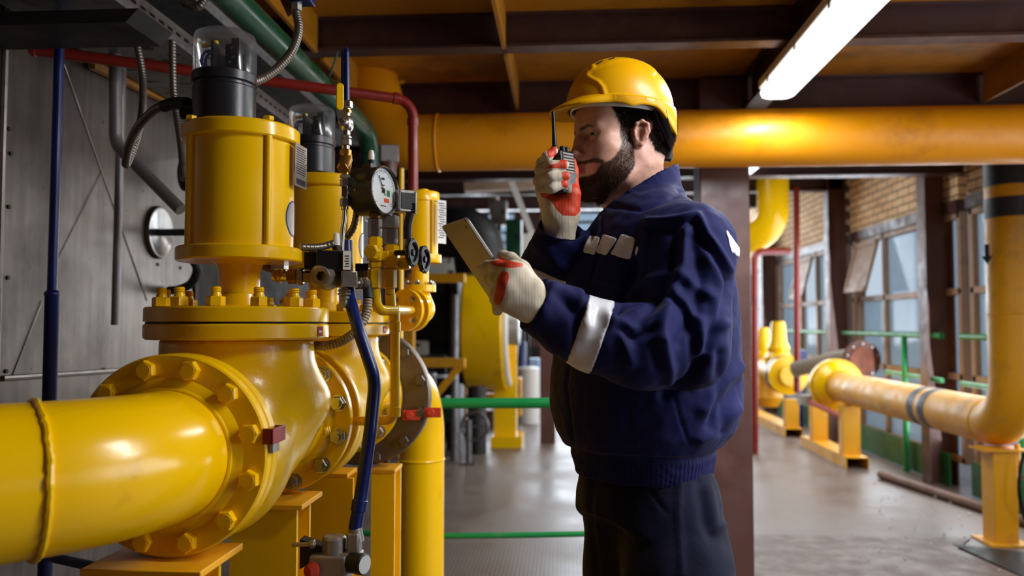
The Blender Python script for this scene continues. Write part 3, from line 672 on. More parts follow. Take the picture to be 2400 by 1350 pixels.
# red earthing clip on the flange rims
def clip(o, ax, label, mat='red_bright', w_=.05):
    Mx = frame(ax); t = thing('earthing_clip', label, 'clip', o)
    G().box(o, (w_, .03, .005), Mx).box(V(o)+Mx@V(w_/2-.0025, 0, -.012), (.005, .03, .02), Mx).box(V(o)+Mx@V(-w_/2+.0025, 0, -.012), (.005, .03, .02), Mx).build('strap', M[mat], t, bevel=.001)
    G().hexa(V(o)+Mx@V(-.006, 0, .002), V(o)+Mx@V(-.006, 0, .011), .012).build('bolt', M[mat], t); return t
M['red_dark'] = pm('dark_red_clip_paint', (128, 26, 26), .4)
o = P(652, 1018, fy-.004)
g = thing('earthing_clip', 'dark red metal clip bridging the rim of the nearest flange', 'clip', o)
x0 = AX+.168; zc = o.z
G().box((x0+.014, fy-.004, zc), (.004, .06, .026)).box((x0+.006, fy-.032, zc), (.018, .004, .026)).box((x0+.006, fy+.025, zc), (.018, .004, .024)).build('strap', M['red_dark'], g, bevel=.001)
G().box((x0+.008, fy-.006, zc-.02), (.006, .03, .018)).build('lug', M['zinc'], g)
# ------------------------------------------------------------------ grey raw flange and down pipe at the end of the run
gy = V2Y+.262+.006; t = thing('outlet_pipe', 'yellow down pipe behind the big raw grey flange', 'pipe', (AX+.08, gy+.4, 0))
G().lathe([(.1, 0), (.208, 0), (.213, .004), (.213, .034), (.209, .038), (.12, .038), (.1, .06)], (AX+.04, gy, AZ), (0, 1, 0), 90).build('grey_flange', M['grey_flange'], t, smooth=30)
bolts(NUTG, M['grey_flange'], 12, .19, (AX+.04, gy, AZ), (0, -1, 0), t, 'nut')
vx = P(988, 1200, 3.05).x
G().tube(fillet([(AX+.04, gy+.04, AZ), (vx, 3.05, AZ), (vx, 3.05, 0)], .2, 14), .084, 56).build('pipe', M['yellow'], t)
wz = P(988, 1084, 2.97).z; G().ring((vx, 3.05, wz), (0, 0, 1), .0845, .004, 56, 8).build('weld_ring', M['yellow'], t)
clip(P(964, 973, gy-.03), (.25, -1, 0), 'red-orange clip on the grey flange, left one of the pair'); clip(P(1014, 967, gy-.012), (.1, -1, .1), 'red-orange clip on the grey flange rim, right one of the pair')
# ------------------------------------------------------------------ supports
def support(x, y, z, w, label, plate=None, rot=0, h=.1):
    t = thing('pipe_support', label, 'support post', (x, y, 0), 'yellow steel pipe supports')
    Mr = Matrix.Rotation(R(rot), 3, 'Z'); pw, pd = plate or (w*1.35, h*1.5)
    G().box((x, y, z-.006), (pw, pd, .012), Mr).build('top_plate', M['yellow_dull'], t, bevel=.002)
    g = ibeam((x, y, 0), (x, y, z-.012), h, w, .01, up=Mr@V(0, 1, 0)); g.build('post', M['yellow'], t)
    G().box((x, y, .006), (w*1.5, h*1.8, .012), Mr).build('base_plate', M['yellow_dull'], t, bevel=.002); return t
support(AX-.012, fy-.0, AZ-.172, .15, 'yellow post with a flat top plate under the nearest flange', (.2, .17))
support(AX+.0, V1Y+.2, AZ-.172, .15, 'yellow post under the joint between the two control valves', (.19, .15))
support(AX+.03, V2Y+.02, AZ-.182, .13, 'yellow H-section post under the second control valve', (.1, .1))
support(P(912, 1200, 2.5).x, 2.46, AZ-.212, .07, 'narrow yellow post under the raw grey flange', (.075, .11))
# ------------------------------------------------------------------ pipes, trays and conduits by the left wall
def pipe_run(label, mat, r, pts, rad=.05, cat='pipe', n=20, rings=(), group=None, fl=8, name='pipe_run'):
    t = thing(name, label, cat, pts[-1], group); G().tube(fillet(pts, rad, fl), r, n).build('pipe', M[mat], t)
    for p, ax in rings: G().lathe([(r, -.012), (r*1.18, -.01), (r*1.18, .01), (r, .012)], p, ax, n).build('coupling', M[mat], t)
    return t
ry = (P(45, 112, 2.15), P(955, 234, 2.6)); dr = (ry[1]-ry[0]).normalized(); el = P(968, 236, 2.605)
pipe_run('dark red pipe crossing above the valves and dropping beside the big amber pipe', 'red', .0165, [P(22, 30, 2.12), P(30, 100, 2.13), ry[0], el, P(968, 452, 2.6)], .06, rings=((el-dr*.055, dr), (el-V(0, 0, .07), (0, 0, 1)), (ry[0]+dr*.03, dr)))
bx = P(139, 150, 2.05); b2 = P(122, 690, 2.05)
t = thing('blue_pipe', 'blue vertical pipe with a thicker lower half by the stainless wall', 'pipe', (bx.x, 2.05, 0))
G().cyl((b2.x, 2.05, b2.z), (bx.x, 2.05, 2.5), .0125, n=20).build('upper_pipe', M['blue_pipe'], t); G().lathe([(.0, -b2.z), (.0175, -b2.z), (.0175, -.004), (.0195, 0), (.019, .004), (.0125, .012)], (b2.x, 2.05, b2.z), n=20).build('lower_pipe', M['blue_pipe'], t)
p = PZ(240, 1335, .5); G().tube([P(118, 1305, 1.9), P(300, 1345, 1.75)], .012, 14).single('blue_pipe', M['blue_pipe'], 'thin dark blue pipe slanting low behind the nearest flange', 'pipe')
pipe_run('fat silver grey pipe that bends towards the nearest actuator', 'grey_pipe', .0185, [P(270, 60, 2.35), P(271, 338, 2.35), P(424, 492, 2.3)], .07)
pipe_run('thin silver grey pipe ending open in front of the stainless wall', 'grey_pipe', .0125, [P(289, 60, 2.42), P(270, 762, 2.42)], .05)
# flexible metal conduits
def hose(label, pts, r=.0095, mat='conduit', pitch=.0085, ends=None, group='ribbed metal conduits', name='flexible_conduit'):
    t = thing(name, label, 'conduit', pts[0], group); ribbed(pts, r, pitch).build('ribbed_sleeve', M[mat], t)
    if ends: G().tube(spline(ends[0]), ends[1], 14).build('cable', M['rubber'], t)
    return t
hose('ribbed conduit looping from the tray down and up into the nearest black housing', [P(322, 108, 2.1), P(334, 180, 2.1), P(333, 260, 2.05), P(318, 330, 2.0), P(296, 385, 1.95), P(300, 350, 1.86), P(322, 300, 1.78), P(362, 258, 1.7), P(392, 247, 1.67)], .0095, ends=([P(385, 249, 1.675), P(410, 242, 1.65), P(440, 243, 1.62)], .013))
hose('ribbed conduit hanging close behind the nearest actuator', [P(404, 95, 2.0), P(405, 178, 2.0), P(408, 230, 2.0), P(418, 300, 1.98), P(426, 360, 1.95), P(430, 420, 1.9)], .0085)
hose('bronze ribbed conduit curving from the blue box into the nearest black housing', [P(694, 28, 1.75), P(700, 70, 1.74), P(684, 120, 1.72), P(650, 160, 1.69), P(615, 184, 1.66), P(588, 194, 1.63)], .0095, pitch=.0065)
hose('black ribbed conduit bundle across the top of the cable tray', [P(430, 6, 2.3), P(462, 16, 2.3), P(482, -6, 2.3)], .012)
# junction box top edge, with gland and rusty bracket
jb = P(708, -14, 1.76); t = thing('junction_box', 'blue junction box at the top edge above the bronze conduit', 'box', jb)
G().box(jb, (.05, .04, .046)).build('body', M['blue'], t, bevel=.003); G().hexa(P(695, 26, 1.755), P(695, 4, 1.755), .012).build('gland', M['zinc'], t)
G().prism([(-.03, .06), (.022, .06), (.022, -.012), (.008, -.02)], P(668, 20, 1.79), frame((0, -1, 0)), .003).build('bracket', M['rust'], t)
# green pipe overhead
gx = P(868, 305, 3.5).x; gz = 2.168; t = thing('green_pipe', 'green overhead pipe running back from the lens and bending down', 'pipe', (gx, 3.5, 1.9))
G().tube(fillet([(gx, .6, gz), (gx, 3.5, gz), (gx, 3.5, 1.85)], .13, 10), .041, 32).build('pipe', M['green'], t); G().lathe([(.041, -.03), (.048, -.03), (.048, .03), (.041, .03)], (gx, 3.5, 1.9), n=32).build('collar', M['green'], t)
G().tube(fillet([P(772, 178, 2.6), P(786, 140, 2.6), P(790, 122, 2.6)], .01), .0035, 8).tube([P(772, 178, 2.6), P(783, 200, 2.6)], .0035, 8).single('pipe_hanger', M['green'], 'thin bent green hanger rod above the green pipe', 'hanger')
# cable trays
def tray(x0, x1, z, y0, y1, h, label, lip=.0):
    t = thing('cable_tray', label, 'tray', ((x0+x1)/2, y0, z), 'perforated cable trays under the low deck')
    me = G().box(((x0+x1)/2, (y0+y1)/2, z), (x1-x0, y1-y0, .0025)).box((x0, (y0+y1)/2, z+h/2), (.0025, y1-y0, h)); me.build('floor_pan', M['galv'], t)
    G().box((x1, (y0+y1)/2, z+h/2), (.0025, y1-y0, h)).box((x1-.006, (y0+y1)/2, z+h), (.014, y1-y0, .0025)).build('side_rail', M['galv_lit'], t)
    if h < .052: return t
    sl_ = G().box((0, 0, 0), (.0034, .028, .009)).mesh('rail_slot', smooth=0); y = 1.98
    while y < y1: inst('rail_slot', sl_, M['ink'], Matrix.Translation((x1, y, z+h*.55)), t); y += .05
    ps = G().prism(rrect(.045, .009, .0045), (0, 0, -.002), Matrix.Identity(3), .004).mesh('pan_slot', smooth=0); rs_ = G().lathe([(0, -.002), (.02, -.002), (.02, .002), (0, .002)], (0, 0, 0), n=18).mesh('pan_hole', smooth=0); y = 2.1
    while y < y1:
        for k, x in enumerate((x0+.05, (x0+x1)/2, x1-.05)): inst('pan_slot', ps, M['ink'], Matrix.Translation((x, y+.03*(k % 2), z)), t)
        inst('pan_hole', rs_, M['ink'], Matrix.Translation(((x0+x1)/2+.05, y+.065, z)), t); y += .13
    return t
tray(-1.44, -1.135, 2.15, 1.5, 3.6, .056, 'lower perforated cable tray with a slotted side rail, over the red pipe'); tray(-1.46, -1.17, 2.36, 1.4, 3.9, .05, 'upper cable tray close under the deck')
bz = P(380, 102, 2.0).z; G().prism([(-1.5, bz), (P(368, 103, 2.0).x, bz), (P(396, 72, 2.0).x, P(396, 72, 2.0).z), (-1.5, P(396, 72, 2.0).z)], (0, 2.02, 0), Matrix(((1, 0, 0), (0, 0, -1), (0, 1, 0))), .17).single('tray_bracket', M['black_steel'], 'dark sloped bracket arm carrying the lower cable tray', 'bracket')
G().bar(PX(215, 150, -1.47), PX(405, 240, -1.47), .022, .03).single('timber_rail', M['deck'], 'long yellow batten along the wall under the cable trays', 'batten')
# inspection port, its spindle, and the sagging blue-black cable
pc = PX(372, 545, -1.495); t = thing('inspection_port', 'round polished port with a black spindle in the stainless wall', 'port', pc)
G().lathe([(0, .004), (.02, .006), (.07, .008), (.084, .012), (.093, .012), (.098, .004), (.098, 0)], pc, (1, 0, 0), 48).build('cover', M['port'], t)
G().cyl(pc+V(.005, 0, 0), pc+V(.30, .0, .0), .013, n=16).build('spindle', M['rubber'], t)
p1, p2 = PX(455, 590, -1.35), PX(396, 681, -1.49); t = thing('wall_cable', 'thick blue-black cable curling into the stainless wall', 'cable', p2)
G().tube(spline([PX(448, 560, -1.30), PX(452, 605, -1.33), PX(462, 632, -1.33), PX(448, 664, -1.38), PX(420, 678, -1.44), p2]), .016, 16).build('cable', M['rubber'], t)
G().lathe([(0, 0), (.06, .002), (.066, .05), (.0, .05)], PX(428, 410, -1.42), (1, .1, 0), 32).single('wall_fitting', M['dark'], 'dark round fitting on the wall behind the nearest actuator', 'fitting')
# ------------------------------------------------------------------ the overhead amber pipe
ay_, ar = 3.86, .136; az = P(1700, 325, ay_).z; t = thing('overhead_pipe', 'thick amber overhead pipe crossing behind the worker, bending up at its left end', 'pipe', (.5, ay_, az))
G().tube(fillet([(3.15, ay_, az), (P(905, 330, ay_).x, ay_, az), P(866, 180, ay_+.08)], .3, 16), ar, 56).build('pipe', M['amber'], t)
G().ring((P(1028, 330, ay_).x, ay_, az), (1, 0, 0), ar, .006, 56, 8).build('weld_ring', M['amber'], t)
fl_ = P(868, 186, ay_+.1); G().lathe([(.1, 0), (.19, 0), (.19, .03), (.1, .03)], fl_, P(856, 150, ay_+.12)-P(905, 330, ay_), 40).build('flange', M['amber'], t); bolts(HBY, M['yellow'], 10, .165, fl_, -(P(856, 150, ay_+.12)-P(905, 330, ay_)), t, 'bolt')
# ------------------------------------------------------------------ pressure gauge on its two-valve block
gz_ = 1.75; gc = P(893, 447, gz_); gn = V(.93, -.36, .02).normalized(); Mg = frame(gn); t = thing('pressure_gauge', 'round black pressure gauge with a white dial between the actuators', 'gauge', P(905, 560, gz_))
G().lathe([(0, -.058), (.048, -.058), (.053, -.052), (.053, 0), (.0545, .002), (.0545, .012), (.0505, .012), (.0505, .004), (0, .004)], gc, gn, 56).build('case', M['black'], t)
G().lathe([(.0505, .012), (.0525, .0135), (.0545, .012)], gc, gn, 56).build('bezel', M['steel'], t)
dl = G().lathe([(0, .0045), (.0503, .0045), (.0503, .0052), (0, .0052)], gc, gn, 48).build('dial', M['dial'], t); fu = Mg
def dp_(r, a, z=.0056): return gc+Mg@V(r*math.cos(a), r*math.sin(a), z)
g = G(); A0 = R(-135)
for k in range(41):
    a = R(225)-R(270)*k/40; l = .009 if k % 5 == 0 else .005
    d = Mg@V(math.cos(a), math.sin(a), 0); g.box(gc+d*(.046-l/2)+gn*.0055, (l, .0009, .0005), Matrix((d, gn.cross(d), gn)).transposed())
for a_, w_ in ((.9, .012), (.5, .016), (.1, .012)): g.box(gc+Mg@V(0, .02*a_-.006, .0055), (w_, .0022, .0004), Mg)
g.box(gc+Mg@V(0, -.034, .0055), (.022, .002, .0004), Mg).box(gc+Mg@V(0, .026, .0055), (.012, .005, .0004), Mg); g.build('dial_scale', M['ink'], dl)
G().box(gc+Mg@V(.02, -.004, .0055), (.012, .014, .0004), Mg).build('green_mark', M['ink_green'], dl); G().box(gc+Mg@V(.013, -.021, .0055), (.02, .009, .0004), Mg).build('orange_mark', M['ink_orange'], dl)
d = Mg@V(math.cos(2.1), math.sin(2.1), 0); G().bar(gc-d*.012+gn*.0075, gc+d*.036+gn*.0075, .0018, .001, gn).cyl(gc+gn*.0055, gc+gn*.009, .004, n=14).build('needle', M['ink'], t)
G().lathe([(0, .0105), (.0503, .0105)], gc, gn, 48).build('glass', M['lens'], t)
G().box(gc+Mg@V(0, .056, -.03), (.022, .012, .022), Mg).build('top_boss', M['black'], t)
for a in (0, 1.6, 3.2, 4.7): G().cyl(dp_(.0538, a, -.03), dp_(.0555, a, -.03), .003, n=10).build('screw', M['brass'], t)
def hexcol(x, y0, y1, Y, r, mat, parent, name='hex_fitting', ph=.2, x1=None): return G().hexa(P(x1 or x, y1, Y), P(x, y0, Y), r, ph).build(name, M[mat], parent)
hexcol(879, 499, 513, gz_, .012, 'brass', t, 'stem'); hexcol(879, 512, 557, gz_, .0155, 'steel', t)
# pressure switch
sw = P(950, 473, 1.80); t = thing('pressure_switch', 'small silver pressure switch with a black cable, right of the gauge', 'switch', P(918, 560, 1.78)); Ms = frame((.55, -.8, 0))
G().box(sw, (.044, .05, .032), Ms).build('body', M['zinc'], t, bevel=.002); G().box(sw+Ms@V(0, 0, .0165), (.034, .036, .003), Ms).build('cover', M['black'], t)
for x, y in ((-.018, .021), (.018, .021), (-.018, -.021), (.018, -.021)): G().cyl(sw+Ms@V(x, y, .016), sw+Ms@V(x, y, .018), .0026, n=8).build('screw', M['steel'], t)
for k in range(4): G().box(P(966, 490, 1.80)+V(0, 0, -.006*k+.01), (.018, .02, .004)).build('rib', M['black'], t)
hexcol(915, 505, 535, 1.78, .0195, 'zinc', t); hexcol(915, 536, 575, 1.78, .0165, 'steel', t)
G().tube(spline([P(962, 500, 1.79), P(956, 525, 1.79), P(955, 560, 1.79)]), .0095, 14).build('cable_boot', M['rubber'], t); G().cyl(P(955, 558, 1.79), P(950, 592, 1.80), .006, n=12).build('cable', M['conduit'], t)
# yellow two-valve block
t = thing('manifold_block', 'small yellow two-valve block with black hand wheels under the gauge', 'valve', P(905, 730, 1.76))
G().hexa(P(879, 578, gz_), P(879, 557, gz_), .0165).build('socket', M['yellow'], t); G().hexa(P(918, 598, 1.78), P(918, 575, 1.78), .0165).build('socket', M['yellow'], t)
G().box(P(879, 595, gz_), (.03, .03, .034)).box(P(916, 608, 1.775), (.036, .032, .036)).box(P(897, 600, 1.765), (.03, .02, .02)).box(P(940, 618, 1.79), (.04, .024, .026)).build('body', M['yellow'], t, bevel=.003)
G().hexa(P(868, 590, gz_-.03), P(876, 591, gz_-.012), .017).build('plug', M['yellow'], t)
for hx, hy, hY in ((966, 592, 1.74), (994, 608, 1.80)):
    c = P(hx, hy, hY); ax = V(.97, -.19, 0).normalized(); h = G().ring(c, ax, .0255, .0058, 36, 10); Mh = frame(ax)
    for k in range(9): h.cyl(c+Mh@V(.027*math.cos(k*.698), .027*math.sin(k*.698), -.004), c+Mh@V(.027*math.cos(k*.698), .027*math.sin(k*.698), .004), .005, n=10)
    h.lathe([(0, -.004), (.024, -.004), (.024, -.001), (.008, .001), (.006, .005), (0, .005)], c, ax, 24); h.build('hand_wheel', M['black'], t); G().cyl(c-ax*.04, c, .006, n=14).build('spindle', M['dark'], t)
for x, Y in ((879, gz_), (914, 1.78)):
    hexcol(x, 614, 628, Y, .0145, 'yellow', t); hexcol(x, 631, 676, Y, .0158, 'yellow', t); G().cyl(P(x, 690, Y), P(x, 605, Y), .0105, n=18).build('nipple', M['yellow'], t)
a, b, c = P(879, 680, gz_), P(884, 728, gz_), P(960, 727, 2.0)
G().tube(fillet([a, b, P(925, 727, 1.80), P(965, 727, 2.28)], .02), .0115, 18).build('elbow_pipe', M['yellow'], t)
G().cyl(P(914, 688, 1.78), P(917, 730, 1.80), .0115, n=18).build('pipe', M['yellow'], t)
pipe_run('thin yellow impulse pipe from the valve block down to the joint flange', 'yellow', .0108, [P(926, 716, 1.81), P(926, 984, 1.81), P(880, 986, 1.86), P(836, 987, 1.90)], .035, n=18, rings=((P(926, 765, 1.81), (0, 0, 1)), (P(926, 965, 1.81), (0, 0, 1))), name='impulse_pipe')
# ------------------------------------------------------------------ sampling line: ball valve, strainer, fittings
sy = 1.72; t = thing('sampling_line', 'slim upright column of steel and brass fittings with a yellow lever', 'fittings', P(800, 640, sy))
def hx(x, y0, y1, r, mat, name='hex_fitting', ph=.3): return G().hexa(P(x, y1, sy), P(x, y0, sy), r, ph).build(name, M[mat], t)
def cy(x, y0, y1, r, mat, name='fitting'): return G().cyl(P(x, y1, sy), P(x, y0, sy), r, n=20, bev=.001).build(name, M[mat], t)
hx(813, 237, 254, .0125, 'steel'); cy(812, 254, 262, .0085, 'steel'); hx(812, 257, 266, .0105, 'brass'); cy(812, 262, 288, .0085, 'steel', 'valve_neck')
G().lathe([(0, -.016), (.011, -.016), (.0155, -.008), (.0155, .008), (.011, .016), (0, .016)], P(812, 290, sy), n=24).build('ball_valve', M['steel'], t)
G().cyl(P(812, 288, sy), P(801, 284, sy-.03), .009, n=18).hexa(P(801, 284, sy-.028), P(800, 283.5, sy-.037), .0075).build('lever_spindle', M['steel'], t)
lp = [P(803, 286, sy-.03), P(797, 262, sy-.04), P(795, 256, sy-.046)]
G().bar(P(802, 288, sy-.031), P(797, 258, sy-.043), .016, .0025, (.3, -1, 0)).build('lever_arm', M['steel'], t)
G().prism(rrect(.0155, .058, .0075), (P(796, 258, sy-.044)+P(797, 196, sy-.044))/2, Matrix((V(.94, .34, 0), V(0, 0, 1), V(.34, -.94, 0))).transposed(), .005).build('lever_grip', M['yellow'], t, bevel=.0015)
cy(811, 303, 318, .0095, 'steel'); hx(811, 318, 325, .0115, 'zinc'); hx(811, 326, 341, .0118, 'zinc'); cy(810, 341, 352, .009, 'steel'); hx(810, 350, 364, .0125, 'brass')
G().cyl(P(812, 362, sy), P(809, 402, sy), .0125, n=18).cyl(P(812, 372, sy), P(804, 394, sy-.025), .0135, n=18).build('strainer_body', M['brass'], t); G().hexa(P(804, 393, sy-.023), P(803, 395, sy-.033), .0125).build('strainer_plug', M['brass'], t)
cy(810, 402, 412, .008, 'brass'); hx(809, 410, 418, .0115, 'zinc'); hx(809, 420, 437, .0115, 'steel'); G().box(P(809, 449, sy), (.013, .013, .03)).build('tee', M['steel'], t, bevel=.001)
G().cyl(P(812, 450, sy), P(846, 452, gz_+.01), .0065, n=14).build('branch_tube', M['brass'], t); G().hexa(P(823, 450, sy+.008), P(839, 451, sy+.022), .0115).build('branch_nut', M['brass'], t)
cy(809, 460, 468, .008, 'steel'); hx(809, 466, 484, .0115, 'steel'); cy(808, 484, 492, .008, 'steel'); G().tube(spline([P(808, 490, sy), P(807, 515, sy), P(803, 540, sy), P(801, 575, sy), P(801, 605, sy)]), .0052, 14).build('steel_tube', M['steel'], t)
pipe_run('slim blue plastic tube doubling back at its top above the lever', 'blue', .0062, [P(813, 240, sy), P(812, 116, sy), P(806, 113, sy+.02), P(805, 240, sy+.035)], .012, 'tube', 14, name='blue_tube')
# ------------------------------------------------------------------ solenoid valve between the actuators
qy = 1.70; t = thing('solenoid_valve', 'black-coiled solenoid valve with steel fittings beside the nearest actuator', 'valve', P(790, 690, qy)); Mq = frame((.25, -.97, 0))
G().box(P(783, 612, qy), (.072, .042, .05), Mq).build('coil', M['black'], t, bevel=.003)
for k in range(5): G().box(P(728+5.2*k, 612, qy), (.003, .04, .036), Mq).build('plug_rib', M['black'], t)
G().box(P(732, 612, qy), (.032, .036, .032), Mq).build('plug', M['black'], t); G().box(P(813, 610, qy-.023), (.016, .04, .001), Mq).build('label', M['white'], t)
g = G()
for k in range(5): g.box(P(813+(k % 2), 600+6*k, qy-.0237), (.009-.002*(k % 2), .002, .0006), Mq)
g.build('print', M['ink'], t)
G().lathe([(0, 0), (.008, 0), (.008, .012), (.006, .026), (0, .03)], P(788, 576, qy), n=16).build('white_cap', M['white'], t); G().cyl(P(788, 586, qy), P(788, 575, qy), .0085, n=16).build('cap_nut', M['rubber'], t)
G().box(P(812, 655, qy), (.034, .034, .052), frame((.5, -.86, 0))).build('valve_block', M['steel'], t, bevel=.002)
G().lathe([(0, -.03), (.02, -.03), (.028, -.022), (.028, .012), (.02, .016), (.02, .028), (.0105, .03), (.0105, .012), (0, .012)], P(760, 648, qy-.01), (-.12, -.99, .06), 32).build('exhaust_port', M['grey_cast'], t); G().lathe([(.011, .0), (.019, 0), (.019, .008), (.011, .008)], P(756, 648, qy-.04), (-.12, -.99, .06), 6).build('hex_mouth', M['zinc'], t)
G().cyl(P(790, 650, qy), P(640, 647, qy), .0115, n=18).build('cross_pipe', M['steel'], t)
for x0, x1, r in ((675, 697, .0165), (699, 712, .019), (712, 742, .0125)): G().hexa(P(x0, 648, qy-.004), P(x1, 648, qy-.004), r, .5).build('hex_fitting', M['brass' if x0 == 675 else 'zinc'], t)
G().tube(fillet([P(662, 648, qy), P(655, 646, qy), P(656, 612, qy)], .02), .0155, 18).build('elbow', M['brass'], t); G().hexa(P(656, 634, qy), P(656, 606, qy), .018, .3).build('hex_fitting', M['steel'], t)
for y0, y1, r in ((678, 684, .014), (686, 692, .0145), (693, 702, .011), (704, 722, .0095)): G().hexa(P(807, y1, qy), P(807, y0, qy), r).build('drain_fitting', M['zinc'], t)
G().cyl(P(807, 705, qy), P(807, 670, qy), .007, n=14).build('drain_tube', M['zinc'], t)
G().cyl(P(826, 664, qy), P(868, 668, 1.78), .009, n=16).build('outlet_tube', M['steel'], t)
for x0, x1 in ((838, 846), (851, 860)): G().hexa(P(x0, 665, qy+.02), P(x1, 666, qy+.03), .0135).build('outlet_nut', M['zinc'], t)
hose('dark ribbed conduit from the nearest actuator to the white-capped solenoid', [P(704, 579, 1.64), P(735, 580, 1.66), P(760, 577, 1.68), P(782, 570, 1.69)], .0075)
hose('short ribbed conduit from the nearest valve neck to the elbow fitting', [P(608, 618, 1.72), P(625, 628, 1.71), P(646, 634, 1.70)], .0075)
hose('ribbed conduit running up behind the sampling line to the gauge', [P(812, 558, 1.79), P(826, 538, 1.79), P(834, 512, 1.79), P(838, 482, 1.80)], .0078, 'conduit', ends=([P(837, 486, 1.8), P(838, 470, 1.8), P(836, 455, 1.8)], .009))
hose('ribbed conduit between the solenoid block and the yellow valve block', [P(826, 646, 1.76), P(850, 643, 1.77), P(872, 640, 1.79)], .0085)
hose('beige ribbed conduit sweeping from the valve block under the nearest bonnet flange', [P(862, 700, 1.72), P(858, 735, 1.715), P(838, 772, 1.70), P(800, 800, 1.69), P(762, 810, 1.69), P(728, 810, 1.70)], .0098, 'conduit_beige', .0065, ends=([P(863, 700, 1.72), P(862, 680, 1.725), P(860, 664, 1.73)], .0105))
G().box(P(852, 634, 1.80), (.03, .03, .03)).single('plug_connector', M['black'], 'small black plug connector left of the yellow valve block', 'connector')
# gauge amplifier block behind the gauge
t = thing('cable_connector', 'black connector with a white cap behind the gauge', 'connector', P(838, 470, 1.84)); G().box(P(845, 425, 1.84), (.05, .04, .06)).build('body', M['black'], t, bevel=.003)
for k in range(4): G().box(P(828+3*k, 432, 1.82), (.003, .03, .036)).build('rib', M['black'], t)
G().lathe([(0, 0), (.007, 0), (.007, .014), (.005, .022), (0, .024)], P(870, 376, 1.78), n=14).build('white_cap', M['white'], t); G().cyl(P(870, 388, 1.78), P(870, 375, 1.78), .0075, n=12).build('cap_nut', M['rubber'], t)
# blue hose dropping to the regulator
t = pipe_run('thick dark blue hose dropping past the joint flange to the grey regulator', 'blue', .0135, [P(812, 565, 1.76), P(814, 680, 1.74), P(838, 765, 1.66), P(880, 890, 1.64), P(868, 1010, 1.63), P(848, 1150, 1.63), P(832, 1240, 1.62)], .12, 'hose', 20, name='blue_hose'); G().lathe([(.0135, -.012), (.016, -.01), (.016, .01), (.0135, .012)], P(842, 1185, 1.627), P(832, 1240, 1.62)-P(848, 1150, 1.63), 20).build('coupling', M['blue'], t)
# ------------------------------------------------------------------ regulator at the bottom edge
ky = 1.62; t = thing('air_regulator', 'grey die-cast air regulator with a small black gauge, under the blue hose', 'regulator', P(790, 1360, ky))
G().box(P(776, 1330, ky), (.075, .06, .06)).box(P(830, 1275, ky), (.026, .03, .05)).box(P(820, 1315, ky), (.05, .04, .04)).build('body', M['grey_cast'], t, bevel=.005)
G().lathe([(0, 0), (.021, 0), (.024, .004), (.024, .035), (.02, .039), (0, .039)], P(783, 1302, ky), n=32).build('cap', M['grey_cast'], t); G().cyl(P(800, 1283, ky), P(800, 1262, ky), .007, n=14).hexa(P(800, 1272, ky), P(800, 1266, ky), .009).build('adjusting_screw', M['steel'], t)
G().lathe([(0, -.02), (.02, -.02), (.021, .012), (.019, .014), (0, .014)], P(842, 1321, ky-.02), (.9, -.43, 0), 32).build('gauge', M['black'], t); G().lathe([(0, .0145), (.018, .0145)], P(842, 1321, ky-.02), (.9, -.43, 0), 32).build('gauge_face', M['dial'], t)
G().prism([(-.04, .03), (.02, .012), (.055, .012), (.055, .0), (.015, 0), (-.04, -.03)], P(748, 1300, ky), Matrix(((1, 0, 0), (0, 0, 1), (0, 1, 0))), .03).build('mounting_bracket', M['dark'], t)
G().hexa(P(738, 1275, ky-.01), P(728, 1275, ky-.01), .009).cyl(P(730, 1276, ky-.01), P(685, 1277, ky-.01), .0045, n=10).build('bracket_bolt', M['zinc'], t); G().lathe([(0, 0), (.016, 0), (.018, .006), (.012, .018), (0, .02)], P(738, 1336, ky-.03), (-.6, -.8, 0), 12).build('red_knob', M['red_bright'], t)
G().tube(fillet([P(832, 1238, ky), P(838, 1270, ky)], .01), .014, 18).build('hose_barb', M['grey_cast'], t)
# ------------------------------------------------------------------ small bypass valve with its own actuator
by = 2.42; bxp = P(985, 520, by); t = thing('bypass_valve', 'small yellow valve and actuator at the end of the row, left of the tablet', 'valve', (bxp.x, by, P(985, 680, by).z))
bz0, bz1, bz2, bz3 = P(985, 617, by).z, P(985, 598, by).z, P(985, 474, by).z, P(985, 452, by).z
ac = G().lathe([(0, bz0), (.062, bz0), (.064, bz0+.003), (.064, bz1), (.053, bz1), (.053, bz2), (.058, bz2), (.058, bz3-.003), (.056, bz3), (0, bz3)], (bxp.x, by, 0), n=48).build('actuator', M['yellow'], t)
for d in (-40, -130, 50): G().cyl((bxp.x+.055*math.cos(R(d)), by+.055*math.sin(R(d)), bz1), (bxp.x+.055*math.cos(R(d)), by+.055*math.sin(R(d)), bz2), .005, n=12).build('tie_rod', M['yellow'], ac)
G().lathe([(0, 0), (.016, 0), (.016, .008), (0, .008)], (bxp.x+.01, by-.01, bz3), n=20).build('vent_cap', M['yellow'], ac)
q = P(1035, 520, by-.03); Mx = frame((.75, -.66, 0)); npl = G().box(q, (.034, .13, .0012), Mx).build('nameplate', M['label'], t); g = G()
for k in range(16): g.box(q+Mx@V(-.002+.003*(k % 3), .055-.0068*k, .0007), (.022, .003, .0005), Mx)
g.build('engraved_print', M['ink'], npl)
G().cyl((bxp.x, by, P(985, 668, by).z), (bxp.x, by, bz0), .026, n=28).build('yoke_neck', M['yellow'], t); G().lathe([(0, 0), (.048, 0), (.048, .02), (0, .02)], (bxp.x, by, P(985, 684, by).z), n=36).build('bonnet_flange', M['yellow'], t); bolts(SNS, M['steel'], 6, .04, (bxp.x, by, P(985, 684, by).z+.02), (0, 0, 1), t, 'nut')
